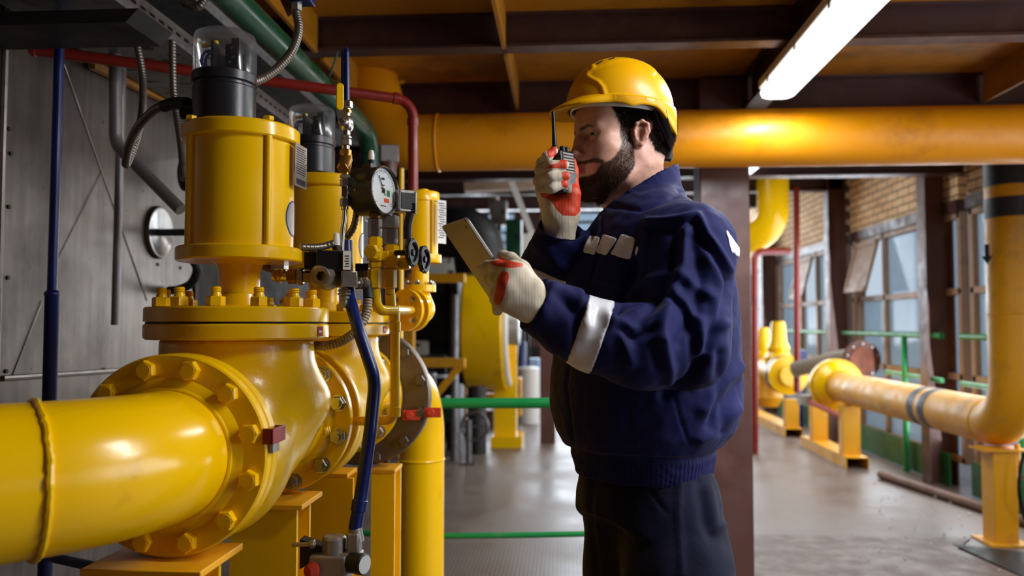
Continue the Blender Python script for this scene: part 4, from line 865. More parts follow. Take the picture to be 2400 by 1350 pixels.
fc = P(955, 727, 2.30); ax = V(-.42, -.9, 0).normalized(); G().lathe([(0, 0), (.058, 0), (.06, .002), (.06, .014), (0, .014)], fc, ax, 40).build('flange', M['yellow'], t); G().lathe([(0, 0), (.058, 0), (.06, .002), (.06, .016), (0, .016)], fc-ax*.036, ax, 40).build('flange', M['yellow'], t); bolts(SNS, M['steel'], 4, .042, fc+ax*.014, ax, t, 'nut'); bolts(SNS, M['steel'], 4, .042, fc-ax*.02, ax, t, 'nut')
s = SDF((bxp.x-.08, by-.1, AZ), (bxp.x+.08, by+.1, P(985, 684, by).z+.02), .005); s.ell((bxp.x, by, P(985, 725, by).z), (.045, .06, .045)); s.cap((bxp.x, by, P(985, 725, by).z), (bxp.x, by, P(985, 690, by).z), .03, k=.02); v, F = s.surf(2); npmesh('valve_body', v, F, M['yellow_cast'], t)
G().cyl(P(990, 665, by+.06), P(990, 600, by+.06), .009, n=14).single('red_rod', M['red_bright'], 'short red rod behind the small bypass actuator', 'rod')
# ------------------------------------------------------------------ the worker
PHI = R(21); HT = R(2)
hf = V(-math.cos(PHI)*math.cos(HT), -math.sin(PHI)*math.cos(HT), math.sin(HT)); hl = V(math.sin(PHI), -math.cos(PHI), 0); hu = hf.cross(hl)
hO = P(1340, 366, 1.727)-hf*.120-hu*(-.046)
HM = np.array([hf, hl, hu])                     # rows: head axes (forward, the man's left, up) in world
def H(a, b, c): return hO+hf*a+hl*b+hu*c
def Hw(v): return np.array(hO)+v@HM
def pxs(v):
    d = v-np.array(CAM); z = d@np.array(_fw); return 1200+FPX*(d@np.array(_rt))/z, 675-FPX*(d@np.array(_up))/z
def dline(x, y, pl):
    best = np.full(len(x), 1e9)
    for (ax, ay), (bx, by) in zip(pl, pl[1:]):
        L = (bx-ax)**2+(by-ay)**2; t = np.clip(((x-ax)*(bx-ax)+(y-ay)*(by-ay))/L, 0, 1); best = np.minimum(best, np.hypot(x-ax-t*(bx-ax), y-ay-t*(by-ay)))
    return best
def inpoly(x, y, pl):
    r = np.zeros(len(x), bool); n = len(pl)
    for i in range(n):
        (ax, ay), (bx, by) = pl[i], pl[(i+1) % n]; c = ((ay > y) != (by > y)) & (x < (bx-ax)*(y-ay)/((by-ay) or 1e-9)+ax); r ^= c
    return r
def sst(x, a, b): t = np.clip((x-a)/(b-a), 0, 1); return t*t*(3-2*t)
base = P(1530, 1090, 1.76); man = thing('person', 'bearded worker in navy workwear and yellow hard hat holding a radio to his mouth', 'person', (base.x, 1.76, 0))
# ---- head and neck, sculpted in head axes
s = SDF((-.135, -.102, -.30), (.145, .102, .14), .0017)
s.ell((-.012, 0, .035), (.102, .076, .092)); s.ell((.028, 0, -.03), (.072, .063, .085), k=.03)
for b in (-1, 1):
    s.cap((-.008, b*.050, -.05), (.02, b*.047, -.085), .022, .02, k=.03); s.cap((.02, b*.045, -.085), (.072, b*.016, -.108), .02, .017, k=.03)
    s.ell((.052, b*.047, -.028), (.026, .019, .017), k=.03)                     # cheekbone
    s.ell((.058, b*.038, -.062), (.03, .022, .03), k=.03)                      # cheek
    s.cap((.0965, b*.010, .015), (.0825, b*.044, .017), .0095, .008, k=.02)       # brow
    s.ell((.028, b*.106, .012), (.05, .043, .05), k=.02, op='s')                   # temple
s.cap((.072, -.012, -.108), (.072, .012, -.108), .018, k=.025)
s.ell((.076, 0, -.072), (.021, .03, .026), k=.025); s.ell((.066, 0, .05), (.041, .062, .045), k=.035)
for b in (-1, 1): s.ell((.104, b*.031, -.003), (.02, .021, .0125), k=.014, op='s')
s.chain([(.096, 0, .012), (.103, 0, -.012), (.1125, 0, -.038)], [.0085, .0085, .0098], k=.014); s.cap((.1125, 0, -.046), (.107, 0, -.050), .0112, .010, k=.008)
for b in (-1, 1):
    s.ell((.0975, b*.0135, -.0495), (.0125, .0085, .0095), k=.005); s.ell((.104, b*.0075, -.0595), (.0065, .004, .0045), k=.003, op='s')
    s.ell((.0795, b*.032, -.002), (.0145, .0155, .0135), k=.004)                # lids
    s.cap((.0935, b*.0185, -.0035), (.0860, b*.0455, -.0015), .0047, .0040, k=.002, op='s')
    s.cap((.0928, b*.0185, .0032), (.0865, b*.0435, .0030), .0020, k=.003); s.cap((.094, b*.019, .010), (.087, b*.043, .0095), .004, k=.01)
# lips
s.chain([(.083, -.026, -.0745), (.098, -.012, -.0708), (.100, 0, -.0705), (.098, .012, -.0708), (.083, .026, -.0745)], [.003, .0058, .0062, .0058, .003], k=.008)
s.chain([(.083, -.025, -.077), (.0965, -.011, -.0815), (.098, 0, -.082), (.0965, .011, -.0815), (.083, .025, -.077)], [.003, .0064, .007, .0064, .003], k=.008)
s.chain([(.085, -.027, -.0752), (.1025, -.011, -.0758), (.1045, 0, -.0765), (.1025, .011, -.0758), (.085, .027, -.0752)], .0014, k=.004, op='s')
s.cap((.096, 0, -.055), (.098, 0, -.066), .002, k=.006, op='s')
s.cap((-.03, 0, -.02), (-.045, 0, -.17), .056, .06, k=.03); s.cap((-.045, 0, -.17), (-.055, 0, -.3), .062, .1, k=.04); s.cap((.018, 0, -.115), (-.005, 0, -.2), .022, .03, k=.03)
s.ell((.034, 0, -.128), (.012, .012, .016), k=.02)
EC = (-.004, .0, -.002)
def ear(p): return (EC[0]+(p[0]+.012)*.86, p[1]-.001*np.sign(p[1]), EC[2]+(p[2]+.003)*.84)
for b in (-1, 1):                                                              # ears
    Er = np.array((Matrix.Rotation(R(-8), 3, 'Y') @ Matrix.Rotation(R(b*-20), 3, 'Z')))
    s.ell(ear((-.012, b*.0755, -.004)), (.0155, .006, .026), k=.006, M=Er)
    s.chain([ear(q) for q in ((.004, b*.074, .006), (.0005, b*.079, .021), (-.012, b*.083, .0285), (-.025, b*.0855, .021), (-.0285, b*.0855, .004), (-.023, b*.083, -.013), (-.012, b*.079, -.029), (-.002, b*.0755, -.033))], [.003, .0033, .0036, .0038, .0036, .0035, .005, .0035], k=.004)
    s.ell(ear((-.008, b*.087, -.005)), (.009, .0125, .0155), k=.004, op='s'); s.cap(ear((.004, b*.076, -.008)), ear((.003, b*.077, -.002)), .0035, k=.004)
    s.chain([ear(q) for q in ((-.02, b*.083, .014), (-.021, b*.085, .0), (-.014, b*.082, -.018))], .0025, k=.004)
hv, hF = s.surf(2); hn = vnormals(hv, hF); a, b, c = hv.T; ab = np.abs(b)
# beard: sideburn, jaw, chin and moustache, outlined on the side view of the head
bp = [(.034, .03), (.0375, .0), (.035, -.022), (.042, -.040), (.054, -.057), (.066, -.066), (.076, -.066), (.079, -.076), (.084, -.0875), (.0915, -.0905), (.13, -.0925), (.13, -.15), (.05, -.15), (.044, -.120), (.024, -.098), (.006, -.068), (.008, -.03), (.013, .0), (.016, .03)]
bm = (inpoly(a, c, bp) & (hn[:, 2] > -.97))*1.0
must = slap(inpoly(a, c, [(.125, -.0525), (.1, -.0565), (.089, -.0560), (.078, -.0590), (.070, -.064), (.069, -.070), (.078, -.0680), (.088, -.0655), (.1, -.0645), (.125, -.0645)])*np.where(ab < .003, .4, 1.0), hF, 2)
lip = (c < -.0645) & (c > -.089) & (ab < .025) & (a > .083)
bm[lip] = 0; must[(c > -.0585) & (a > .094)] *= .3; bm = np.clip(np.maximum(slap(bm, hF, 3)*np.where(lip, .2, 1), must), 0, 1)
hairline = np.interp(a, [-.2, -.045, -.03, .0, .014, .034, .058, .07], [-.04, -.03, -.008, .02, .012, .014, .046, .08]); hm_ = sst(c-hairline, -.002, .006)*sst(.075-a, 0, .012); hm_[(ab > .0725) & (a > -.032) & (a < .016) & (c < .03) & (c > -.04)] = 0
hm_ = slap(hm_, hF, 2)*np.where((a < -.03) & (c < -.035), .55, 1)
vn = vnoise(hv, 90, 2)*.5+.5
stub = np.clip(np.maximum(bm*(.6+.3*vn), hm_*.9), 0, 1)
flush = np.clip(.75*np.exp(-(((a-.105)/.018)**2+((c+.045)/.014)**2+(b/.02)**2))+1.5*lip*np.exp(-((c+.0765)/.0085)**2)+.35*np.exp(-(((ab-.08)/.012)**2+((a+.015)/.02)**2)), 0, 1)
body = npmesh('body', Hw(hv), hF, M['skin'], man, attr={'stubble': stub, 'flush': flush})
for b in (-1, 1):
    e = H(.0765, b*.032, -.002); d = (hf+hl*.38+hu*.02).normalized(); r = .0138
    ey = G().lathe([(r*math.sin(t), r*math.cos(t)) if 0 < t < math.pi else (0, r*math.cos(t)) for t in [math.pi*k/14 for k in range(15)]], e, d, 24).build('eye', M['eye'], body)
    G().lathe([(0, r+.0006), (.0058, r-.0008), (.0058, r-.003)], e, d, 20).build('iris', M['iris'], ey); G().lathe([(0, r+.0009), (.0026, r+.0004), (.0026, r-.001)], e, d, 16).build('pupil', M['ink'], ey)
# hair, beard and brows as strands rooted on the skin
rg = np.random.default_rng(7)
def grow(mask, n, ln, jit, dirf, r, name, mat, bend, par=man):
    fc = hv[hF].mean(1); w_ = mask[hF].mean(1); ar = np.linalg.norm(np.cross(hv[hF[:, 2]]-hv[hF[:, 0]], hv[hF[:, 3]]-hv[hF[:, 1]]), axis=1)*w_*(w_ > .25); ix = rg.choice(len(hF), n, p=ar/ar.sum())
    uv = rg.random((n, 2, 1)); q = hv[hF[ix]]; p = (q[:, 0]*(1-uv[:, 0])+q[:, 1]*uv[:, 0])*(1-uv[:, 1])+(q[:, 3]*(1-uv[:, 0])+q[:, 2]*uv[:, 0])*uv[:, 1]
    nn = hn[hF[ix]].mean(1); d = nn*.55+dirf(p)+rg.normal(size=(n, 3))*jit; d -= nn*np.minimum(0, (d*nn).sum(1)-.12)[:, None]
    strands(Hw(p-nn*.0004), d@HM, ln(p, w_[ix])*rg.uniform(.6, 1.15, n), r, name, mat, par, np.array(hu)*-.12 if bend else None)
grow(bm, 16000, lambda p, w: (.0035+.0075*sst(-p[:, 2], .06, .115)*sst(p[:, 0], .0, .05))*(.5+.5*w), .2, lambda p: np.stack([-.25+p[:, 0]*3, p[:, 1]*3, np.full(len(p), -.8)], 1), .00024, 'beard', M['beard'], True)
grow(hm_*(c < .07), 17000, lambda p, w: np.where((p[:, 2] < -.03), .005, .011), .12, lambda p: np.stack([np.full(len(p), -.55), p[:, 1]*0, np.full(len(p), -.6)], 1), .00042, 'hair', M['hair'], False)
brow = np.clip(np.exp(-((c-(.0095+.004*sst(ab, .012, .03)-.006*sst(ab, .036, .055)))/.0026)**2)*sst(ab, .006, .012)*sst(.053-ab, 0, .008)*(a > .05), 0, 1)
grow(brow, 480, lambda p, w: np.full(len(p), .006), .1, lambda p: np.stack([p[:, 0]*0-.3, np.sign(p[:, 1])*.9, p[:, 0]*0+.15], 1), .00024, 'eyebrows', M['beard'], False)
lash = np.exp(-((c-.0035)/.0016)**2)*(ab > .02)*(ab < .043)*(a > .078)
# ---- hard hat (worn), built in head axes
def HP(p): return [H(*q) for q in p]
hat = bpy.data.objects.new('hard_hat', None); COL.objects.link(hat); hat.parent = man; OFF[hat.name] = OFF[man.name].copy()
hat['label'] = 'yellow hard hat with a peak and top vents'
A_, B_, C_, c0, ca = .121, .1, .113, .062, .011
SR = [(1391, 158), (1378, 170), (1376, 178), (1384, 184), (1402, 193), (1412, 205), (1417, 222), (1419, 238)]   # the S-shaped side rib; the arch that carries the vents
VR = [(1391, 158), (1410, 147), (1434, 139), (1460, 134), (1486, 136), (1512, 148), (1530, 168)]
NT_, NP = 200, 64
pu = [(ca+A_*math.cos(th)*math.cos(ph)**.86, B_*math.sin(th)*math.cos(ph)**.86, c0+C_*math.sin(ph)) for ph in [math.pi/2*i/NP for i in range(NP+1)] for th in [2*math.pi*j/NT_ for j in range(NT_)]]
pu = np.array(pu); nr = (pu-np.array([ca, 0, c0]))/np.array([A_, B_, C_])**2; nr /= np.linalg.norm(nr, axis=1)[:, None]
mir = pu*np.array([1, 1, 1]); mir[:, 1] = np.abs(mir[:, 1]); mx, my = pxs(Hw(mir)); nm = nr.copy(); nm[:, 1] = np.abs(nm[:, 1]); vis = ((nm@HM)*(np.array(CAM)-Hw(mir))).sum(1) > 0
near = (mir[:, 1] > .012)
dd = (.0034*np.exp(-(dline(mx, my, SR)/5.0)**4)+.0022*np.exp(-(dline(mx, my, VR)/8.0)**4))*vis*near
outer = pu+nr*dd[:, None]; inner = pu-nr*.003; st = (NP+1)*NT_; fs = []
for i in range(NP):
    for j in range(NT_):
        j2 = (j+1) % NT_; q = (i*NT_+j, i*NT_+j2, (i+1)*NT_+j2, (i+1)*NT_+j); fs += [q, tuple(st+x for x in q[::-1])]
G().add([tuple(v_) for v_ in Hw(np.concatenate([outer, inner]))], fs).build('shell', M['hat'], hat, smooth=60)
for vx_, vy_ in ((1407, 149), (1433, 140), (1459, 135.5), (1484, 138), (1505, 145)):       # vents, both sides of the crown
    ix = np.argmin(np.hypot(mx-vx_, my-vy_)+1e3*~(vis & near)); q = pu[ix]+nr[ix]*(dd[ix]-.0012)
    for sg in (-1, 1): G().tube(HP([(q[0]-.006, sg*abs(q[1]), q[2]+.006*nr[ix][0]/max(.2, nr[ix][2])), (q[0]+.006, sg*abs(q[1]), q[2]-.006*nr[ix][0]/max(.2, nr[ix][2]))]), .0028, 10).build('vent_slot', M['dark'], hat)
rows = []
for j in range(NT_):
    th = 2*math.pi*j/NT_; cs, sn = math.cos(th), math.sin(th); pk = sst(np.array([cs]), .45, 1.0)[0]; bk = sst(np.array([-cs]), .25, .85)[0]
    ra, rb = A_, B_; lip_ = .004+.034*pk+.002*bk; cl = .0535-.011*pk-.040*bk-.006*math.exp(-((cs-.15)/.12)**2)
    def pt(o, c_): return (ca+(ra+o)*cs, (rb+o)*sn, c_)
    rows.append([pt(-.0005, c0+.011), pt(.0045, c0+.007), pt(lip_, cl+.007+.008*(1-pk)+.030*bk), pt(lip_+.002, cl+.003), pt(lip_, cl), pt(-.0045, cl+.002+.010*pk), pt(-.0045, c0+.006)])
n = 7; vs = [p for r_ in rows for p in r_]; fs = [(j*n+k, ((j+1) % NT_)*n+k, ((j+1) % NT_)*n+(k+1) % n, j*n+(k+1) % n) for j in range(NT_) for k in range(n)]
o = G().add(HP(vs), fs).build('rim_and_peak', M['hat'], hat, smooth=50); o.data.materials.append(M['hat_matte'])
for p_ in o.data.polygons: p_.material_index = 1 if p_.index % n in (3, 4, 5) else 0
hb = G(); N = 60; hvs = [(.014+.107*math.cos(2*math.pi*k/N), .088*math.sin(2*math.pi*k/N), z-.004*math.sin(2*math.pi*k/N)**2) for z in (.0525, .072) for k in range(N)]
hb.add(HP(hvs), [(k, (k+1) % N, N+(k+1) % N, N+k) for k in range(N)]); o = hb.build('headband', M['white'], hat); m = o.modifiers.new('t', 'SOLIDIFY'); m.thickness = .002
for sg in (-1, 1):
    G().tube(spline(HP([(-.028, sg*.086, .05), (-.046, sg*.083, .018), (-.066, sg*.072, -.008), (-.088, sg*.04, -.02), (-.096, 0, -.022)])), .006, 8, flat=.3).build('nape_strap', M['rubber'], hat)
    G().tube(spline(HP([(-.05, sg*.083, .05), (-.062, sg*.077, .02), (-.078, sg*.062, .0)])), .010, 8, flat=.15).build('suspension_tab', M['grey_pipe'], hat)
G().cyl(H(-.1, 0, -.023), H(-.116, 0, -.024), .013, n=20, bev=.002).box(H(-.1, 0, -.022), (.02, .04, .022), Matrix((hf, hl, hu)).transposed()).build('adjuster_knob', M['black'], hat)
# ---- jacket
YC = 1.76
def w3(px, py, Y): return tuple(P(px, py, Y))
s = SDF((-.16, 1.24, .96), (.44, 2.12, 1.72), .0037)
rowsp = [(1112, 1352, 1668, .150), (1085, 1346, 1672, .158), (1050, 1336, 1676, .165), (1034, 1320, 1690, .182), (1004, 1304, 1720, .197), (950, 1291, 1737, .21), (895, 1291, 1738, .215), (835, 1297, 1735, .215), (760, 1305, 1732, .215), (690, 1313, 1726, .215), (640, 1325, 1716, .215), (590, 1346, 1700, .21), (550, 1366, 1678, .195), (515, 1392, 1650, .165), (490, 1412, 1628, .125), (468, 1430, 1606, .092), (452, 1434, 1600, .08)]
rows = []
for y, xl, xr, ry in rowsp:
    l, r_ = P(xl, y, YC), P(xr, y, YC); rows.append((l.z, (l.x+r_.x)/2, YC, (r_.x-l.x)/2, ry))
s.loft(rows)
LS, LE, LW = w3(1612, 588, 1.58), w3(1606, 812, 1.50), w3(1264, 718, 1.395)
LM = w3(1400, 790, 1.44)
s.cap(w3(1560, 545, 1.66), LS, .075, .085, k=.05); s.cap(LS, LE, .088, .080, k=.035); s.chain([LE, w3(1500, 812, 1.46), LM, w3(1330, 758, 1.42), LW], [.076, .074, .061, .055, .049], k=.02)
RS, RE, RW = w3(1470, 580, 1.93), w3(1296, 728, 1.80), w3(1312, 545, 1.685)
s.cap(w3(1500, 545, 1.85), RS, .08, .088, k=.05); s.cap(RS, RE, .085, .068, k=.04); s.chain([RE, w3(1290, 640, 1.74), RW], [.068, .064, .050], k=.02)
# stand collar
nk = lambda y, x0, x1, ry, Y=1.77: (P(x0, y, Y).z, (P(x0, y, Y).x+P(x1, y, Y).x)/2, Y, (P(x1, y, Y).x-P(x0, y, Y).x)/2, ry)
s.loft([nk(500, 1412, 1622, .1), nk(455, 1425, 1600, .082), nk(385, 1432, 1588, .076)], k=.012)
s.loft([nk(560, 1440, 1600, .085), nk(455, 1434, 1590, .074), nk(370, 1440, 1580, .07)], op='s', k=.004)
pa, pb = P(1444, 463, 1.69), P(1574, 384, 1.70); u = (pb-pa).normalized(); nrm = V(0, 1, 0).cross(u); nrm = nrm if nrm.z > 0 else -nrm; X_, Y_, Z_ = np.meshgrid(*s.ax, indexing='ij', sparse=True)
cutd = (X_-pa.x)*nrm.x+(Y_-pa.y)*nrm.y*0+(Z_-pa.z)*nrm.z; zone = (np.hypot(X_-.13, Y_-1.77) < .16); s.D = np.where(zone, np.maximum(s.D, cutd), s.D).astype(np.float32)
for w_, e, r_ in ((LW, LM, .040), (RW, w3(1290, 640, 1.74), .043)):              # open cuffs
    w_ = np.array(w_); d = w_-np.array(e); d /= np.linalg.norm(d); s.cap(w_-d*.03, w_+d*.08, r_, op='s'); zone = (X_-w_[0])**2+(Y_-w_[1])**2+(Z_-w_[2])**2 < .08**2
    s.D = np.where(zone, np.maximum(s.D, (X_-w_[0]-d[0]*.012)*d[0]+(Y_-w_[1]-d[1]*.012)*d[1]+(Z_-w_[2]-d[2]*.012)*d[2]), s.D).astype(np.float32)
s.cut((0, 0, rows[0][0]+.004), (0, 0, -1))
jv, jF = s.surf(2); jn = vnormals(jv, jF); px, py = pxs(jv); vd = jv-np.array(CAM); vd /= np.linalg.norm(vd, axis=1)[:, None]; facing = np.clip(-(jn*vd).sum(1)*4, 0, 1)
def seg_t(v, a, b): a = np.array(a); u = np.array(b)-a; return ((v-a)@u)/(u@u)
def seg_d(v, a, b): t = np.clip(seg_t(v, a, b), 0, 1)[:, None]; a = np.array(a); return np.linalg.norm(v-a-t*(np.array(b)-a), axis=1)
dsl = np.minimum(seg_d(jv, LS, LE), np.minimum(seg_d(jv, LE, LM), seg_d(jv, LM, LW)))
disp = np.zeros(len(jv)); fold = lambda pl, amp, w_: facing*amp*np.exp(-(dline(px, py, pl)/w_)**2)
# creases (-) and ridges (+) of the cloth, as they hang on the near sleeve, chest and back
for pl, amp, w_ in (
    ([(1520, 520), (1562, 517), (1635, 507), (1654, 546), (1690, 600), (1718, 648)], .0075, 9), ([(1525, 536), (1565, 534), (1628, 524), (1640, 555), (1676, 612), (1704, 655)], -.0055, 9),
    ([(1605, 535), (1600, 620), (1560, 720), (1545, 800)], .009, 15), ([(1585, 560), (1575, 640), (1530, 720), (1500, 760)], -.007, 14), ([(1625, 560), (1640, 650), (1630, 730), (1590, 800)], -.006, 14),
    ([(1605, 650), (1670, 700), (1690, 760)], .006, 14), ([(1660, 600), (1690, 680), (1700, 760)], .006, 14), ([(1585, 690), (1640, 760), (1650, 830)], .007, 13), ([(1600, 720), (1625, 790), (1625, 850)], -.006, 11),
    ([(1470, 690), (1520, 655), (1580, 640)], .0055, 11), ([(1460, 720), (1520, 690), (1570, 690)], -.005, 11), ([(1440, 745), (1480, 770), (1530, 745), (1570, 735)], .007, 13), ([(1445, 770), (1485, 795), (1530, 772)], -.006, 11),
    ([(1420, 740), (1460, 790), (1480, 850)], .006, 13), ([(1555, 800), (1570, 860), (1570, 895)], .006, 13), ([(1530, 815), (1540, 860)], -.005, 11), ([(1295, 665), (1340, 700), (1380, 720)], .005, 12), ([(1310, 690), (1350, 740), (1350, 790)], -.004, 13),
    ([(1715, 655), (1690, 740), (1650, 840), (1610, 905), (1560, 925)], -.014, 13), ([(1480, 612), (1475, 660), (1440, 735)], -.012, 11),
    ([(1735, 860), (1690, 900), (1650, 960)], .008, 16), ([(1738, 900), (1700, 950), (1690, 1010)], -.007, 13), ([(1730, 960), (1690, 1000), (1640, 1030)], .007, 14), ([(1690, 830), (1680, 920), (1664, 1000)], -.006, 12), ([(1580, 930), (1600, 1000), (1615, 1040)], -.0025, 4),
    ([(1345, 640), (1360, 600), (1375, 560)], .005, 14), ([(1408, 480), (1410, 555), (1384, 655), (1350, 760), (1325, 900), (1345, 1060)], -.004, 4), ([(1384, 655), (1460, 668), (1478, 672)], .003, 6), ([(1456, 440), (1500, 460), (1590, 432)], .002, 5), ([(1420, 478), (1500, 492), (1612, 446)], -.005, 6),
    ([(1330, 640), (1360, 690), (1375, 760)], .006, 16), ([(1245, 570), (1290, 600), (1330, 660)], .005, 16), ([(1260, 545), (1300, 570), (1345, 560)], -.004, 9), ([(1240, 620), (1290, 650), (1320, 640)], -.005, 13)):
    disp += fold(pl, amp*1.45 if abs(amp) > .0045 else amp, w_)
sl = np.exp(-(dsl/.11)**4); q = jv@np.array([[1, 0, 0], [0, 1, 0], [0, 0, .35]]); disp += sl*.0035*vnoise(q, 26, 1)+(1-sl)*.0035*vnoise(q, 15, 3)+.0012*vnoise(jv, 60, 5)
zt = rows[2][0]; wb = jv[:, 2] < zt; ang = np.arctan2(jv[:, 1]-YC, jv[:, 0]-rows[1][1]); disp += np.where(wb, .0017*np.sin(ang*104), 0)*sst(zt-jv[:, 2], 0, .008); disp -= .006*np.exp(-((jv[:, 2]-zt-.004)/.006)**2)
jv = jv+jn*disp[:, None]; jv = lap(jv, jF, 1); jn = vnormals(jv, jF)
jacket = npmesh('jacket', jv, jF, M['navy'], man)
px, py = pxs(jv); facing = -(jn*vd).sum(1) > -.05
t_ = seg_t(jv, LW, LM); arm = (seg_d(jv, LW, LE) < .1) & (dsl < .1); ax_ = np.array(LM)-np.array(LW); L_ = np.linalg.norm(ax_)
dirb = np.array(P(1410, 795, 1.44))-np.array(P(1345, 772, 1.44)); dirb /= np.linalg.norm(dirb); tb = (jv-np.array(P(1378, 795, 1.44)))@dirb
patch(jv, jF, jn, (np.abs(tb) < .0245) & (dsl < .1) & (jv[:, 1] < 1.56), .0012, 'reflective_band', M['reflect'], jacket, smooth=5)
tr = (jv-np.array(P(1275, 668, 1.74)))@np.array((.42, .1, .9)); patch(jv, jF, jn, (np.abs(tr) < .017) & (seg_d(jv, RE, RW) < .085) & (px < 1345), .0012, 'reflective_band', M['reflect'], jacket, smooth=5)
for poly in ([(1346, 551), (1377, 562), (1364, 601), (1336, 589)], [(1379, 552), (1411, 553), (1394, 600), (1364, 593)], [(1414, 547), (1451, 556), (1422, 602), (1393, 592)], [(1456, 546), (1492, 556), (1480, 613), (1428, 598)], [(1494, 565), (1500, 580), (1486, 624), (1481, 614)], [(1698, 530), (1740, 590), (1740, 612), (1712, 592), (1704, 560)]):
    patch(jv, jF, jn, inpoly(px, py, poly) & facing & ((dsl > .086) | (px > 1690)), .0014, 'reflective_band', M['reflect'], jacket, smooth=5)
# ---- trousers and boots
s = SDF((-.16, 1.5, .0), (.44, 2.06, 1.08), .006)
hip = rows[2]; s.loft([(P(0, 1170, YC).z, hip[1]+.004, YC, .14, .14), (P(0, 1112, YC).z, hip[1], YC, .137, .138), (P(0, 1030, YC).z, hip[1], YC, .125, .125)])
s.chain([w3(1572, 1185, 1.70), w3(1588, 1350, 1.67), (w3(1600, 1350, 1.66)[0], 1.66, .5), (w3(1610, 1350, 1.66)[0], 1.66, .06)], [.096, .101, .088, .082], k=.06)
s.chain([w3(1466, 1185, 1.84), w3(1488, 1350, 1.85), (w3(1480, 1350, 1.85)[0], 1.85, .5), (w3(1490, 1350, 1.85)[0], 1.85, .06)], [.096, .100, .088, .082], k=.06)
s.cut((0, 0, .05), (0, 0, -1)); tv, tF = s.surf(2); tn = vnormals(tv, tF); px, py = pxs(tv); vd2 = tv-np.array(CAM); vd2 /= np.linalg.norm(vd2, axis=1)[:, None]; fc = np.clip(-(tn*vd2).sum(1)*4, 0, 1); dp = .004*vnoise(tv*np.array([1, 1, .3]), 18, 4)+.002*vnoise(tv, 30, 6)
for pl, amp, w_ in (([(1600, 1090), (1590, 1200), (1600, 1350)], .004, 8), ([(1660, 1150), (1675, 1240), (1690, 1230)], .007, 12), ([(1640, 1130), (1650, 1220), (1668, 1260)], -.006, 12), ([(1500, 1100), (1530, 1160), (1560, 1200)], -.003, 5), ([(1390, 1110), (1385, 1200), (1400, 1340)], -.003, 8), ([(1690, 1120), (1700, 1180)], .005, 10)): dp += fc*amp*np.exp(-(dline(px, py, pl)/w_)**2)
npmesh('trousers', tv+tn*dp[:, None], tF, M['navy_dark'], man)
for cx_, yy in ((w3(1605, 1350, 1.66)[0], 1.66), (w3(1487, 1350, 1.85)[0], 1.85)):
    s = SDF((cx_-.26, yy-.14, -.001), (cx_+.12, yy+.1, .16), .005); s.cap((cx_, yy, .11), (cx_-.01, yy, .05), .05, .048); s.cap((cx_, yy, .045), (cx_-.17, yy-.05, .036), .045, .042, k=.03); s.cut((0, 0, .004), (0, 0, -1)); v_, F_ = s.surf(2); npmesh('boot', v_, F_, M['black'], man)
# ---- gloves
def glove(lo, hi, palm, fingers, red, wrist, label):
    s = SDF(lo, hi, .0018)
    for a_, b_, ra, rb in palm: s.cap(w3(*a_), w3(*b_), ra, rb, k=.014)
    for f_ in fingers: s.chain([w3(*q) for q in f_[0]], f_[1], k=.005)
    for a_, b_, r_ in wrist: s.cap(w3(*a_), w3(*b_), r_, k=.012)
    v, F = s.surf(2); n = vnormals(v, F); x, y = pxs(v); v = v+n*(.0009*vnoise(v, 70, 2))[:, None]; vv = v-np.array(CAM); vv /= np.linalg.norm(vv, axis=1)[:, None]; m = np.zeros(len(v)); fcv = (n*vv).sum(1) < .25
    for poly in red: m = np.maximum(m, (inpoly(x, y, poly) & fcv)*1.0)
    m = slap(m, F, 4)
    o = npmesh('glove', v, F, M['glove'], man, attr={'rubber': m}); o['label'] = label; return v, F, n
LYo = 1.0
gl = glove(w3(1100, 780, 1.30), (P(1300, 560, 1.5).x, 1.46, P(1300, 560, 1.34).z),
    [((1246, 706, 1.372), (1200, 640, 1.350), .025, .020), ((1240, 716, 1.372), (1188, 670, 1.346), .025, .022), ((1234, 722, 1.372), (1184, 704, 1.352), .022, .020), ((1242, 690, 1.366), (1214, 640, 1.358), .022, .018)],
    [([(1200, 632, 1.350), (1166, 625, 1.362), (1143, 626, 1.385), (1130, 630, 1.41)], [.0135, .0118, .0112, .0102]), ([(1190, 656, 1.346), (1163, 650, 1.366), (1150, 655, 1.392), (1148, 662, 1.41)], [.0135, .0115, .011, .01]),
     ([(1182, 684, 1.346), (1164, 690, 1.368), (1160, 702, 1.395)], [.0135, .0115, .0105]), ([(1184, 708, 1.352), (1168, 718, 1.372), (1166, 728, 1.395)], [.0125, .0105, .0095]),
     ([(1246, 675, 1.366), (1222, 630, 1.38), (1196, 608, 1.396), (1178, 600, 1.418)], [.021, .0145, .0125, .0108])],
    [[(1140, 616), (1170, 608), (1168, 596), (1182, 606), (1205, 613), (1226, 618), (1224, 626), (1190, 628), (1160, 622)], [(1176, 636), (1190, 636), (1194, 650), (1186, 672), (1180, 700), (1170, 716), (1158, 712), (1158, 690), (1164, 670), (1166, 648)]],
    [((1246, 708, 1.374), (1290, 735, 1.405), .0285)], 'grey knitted glove gripping the tablet, orange rubber on the knuckles')
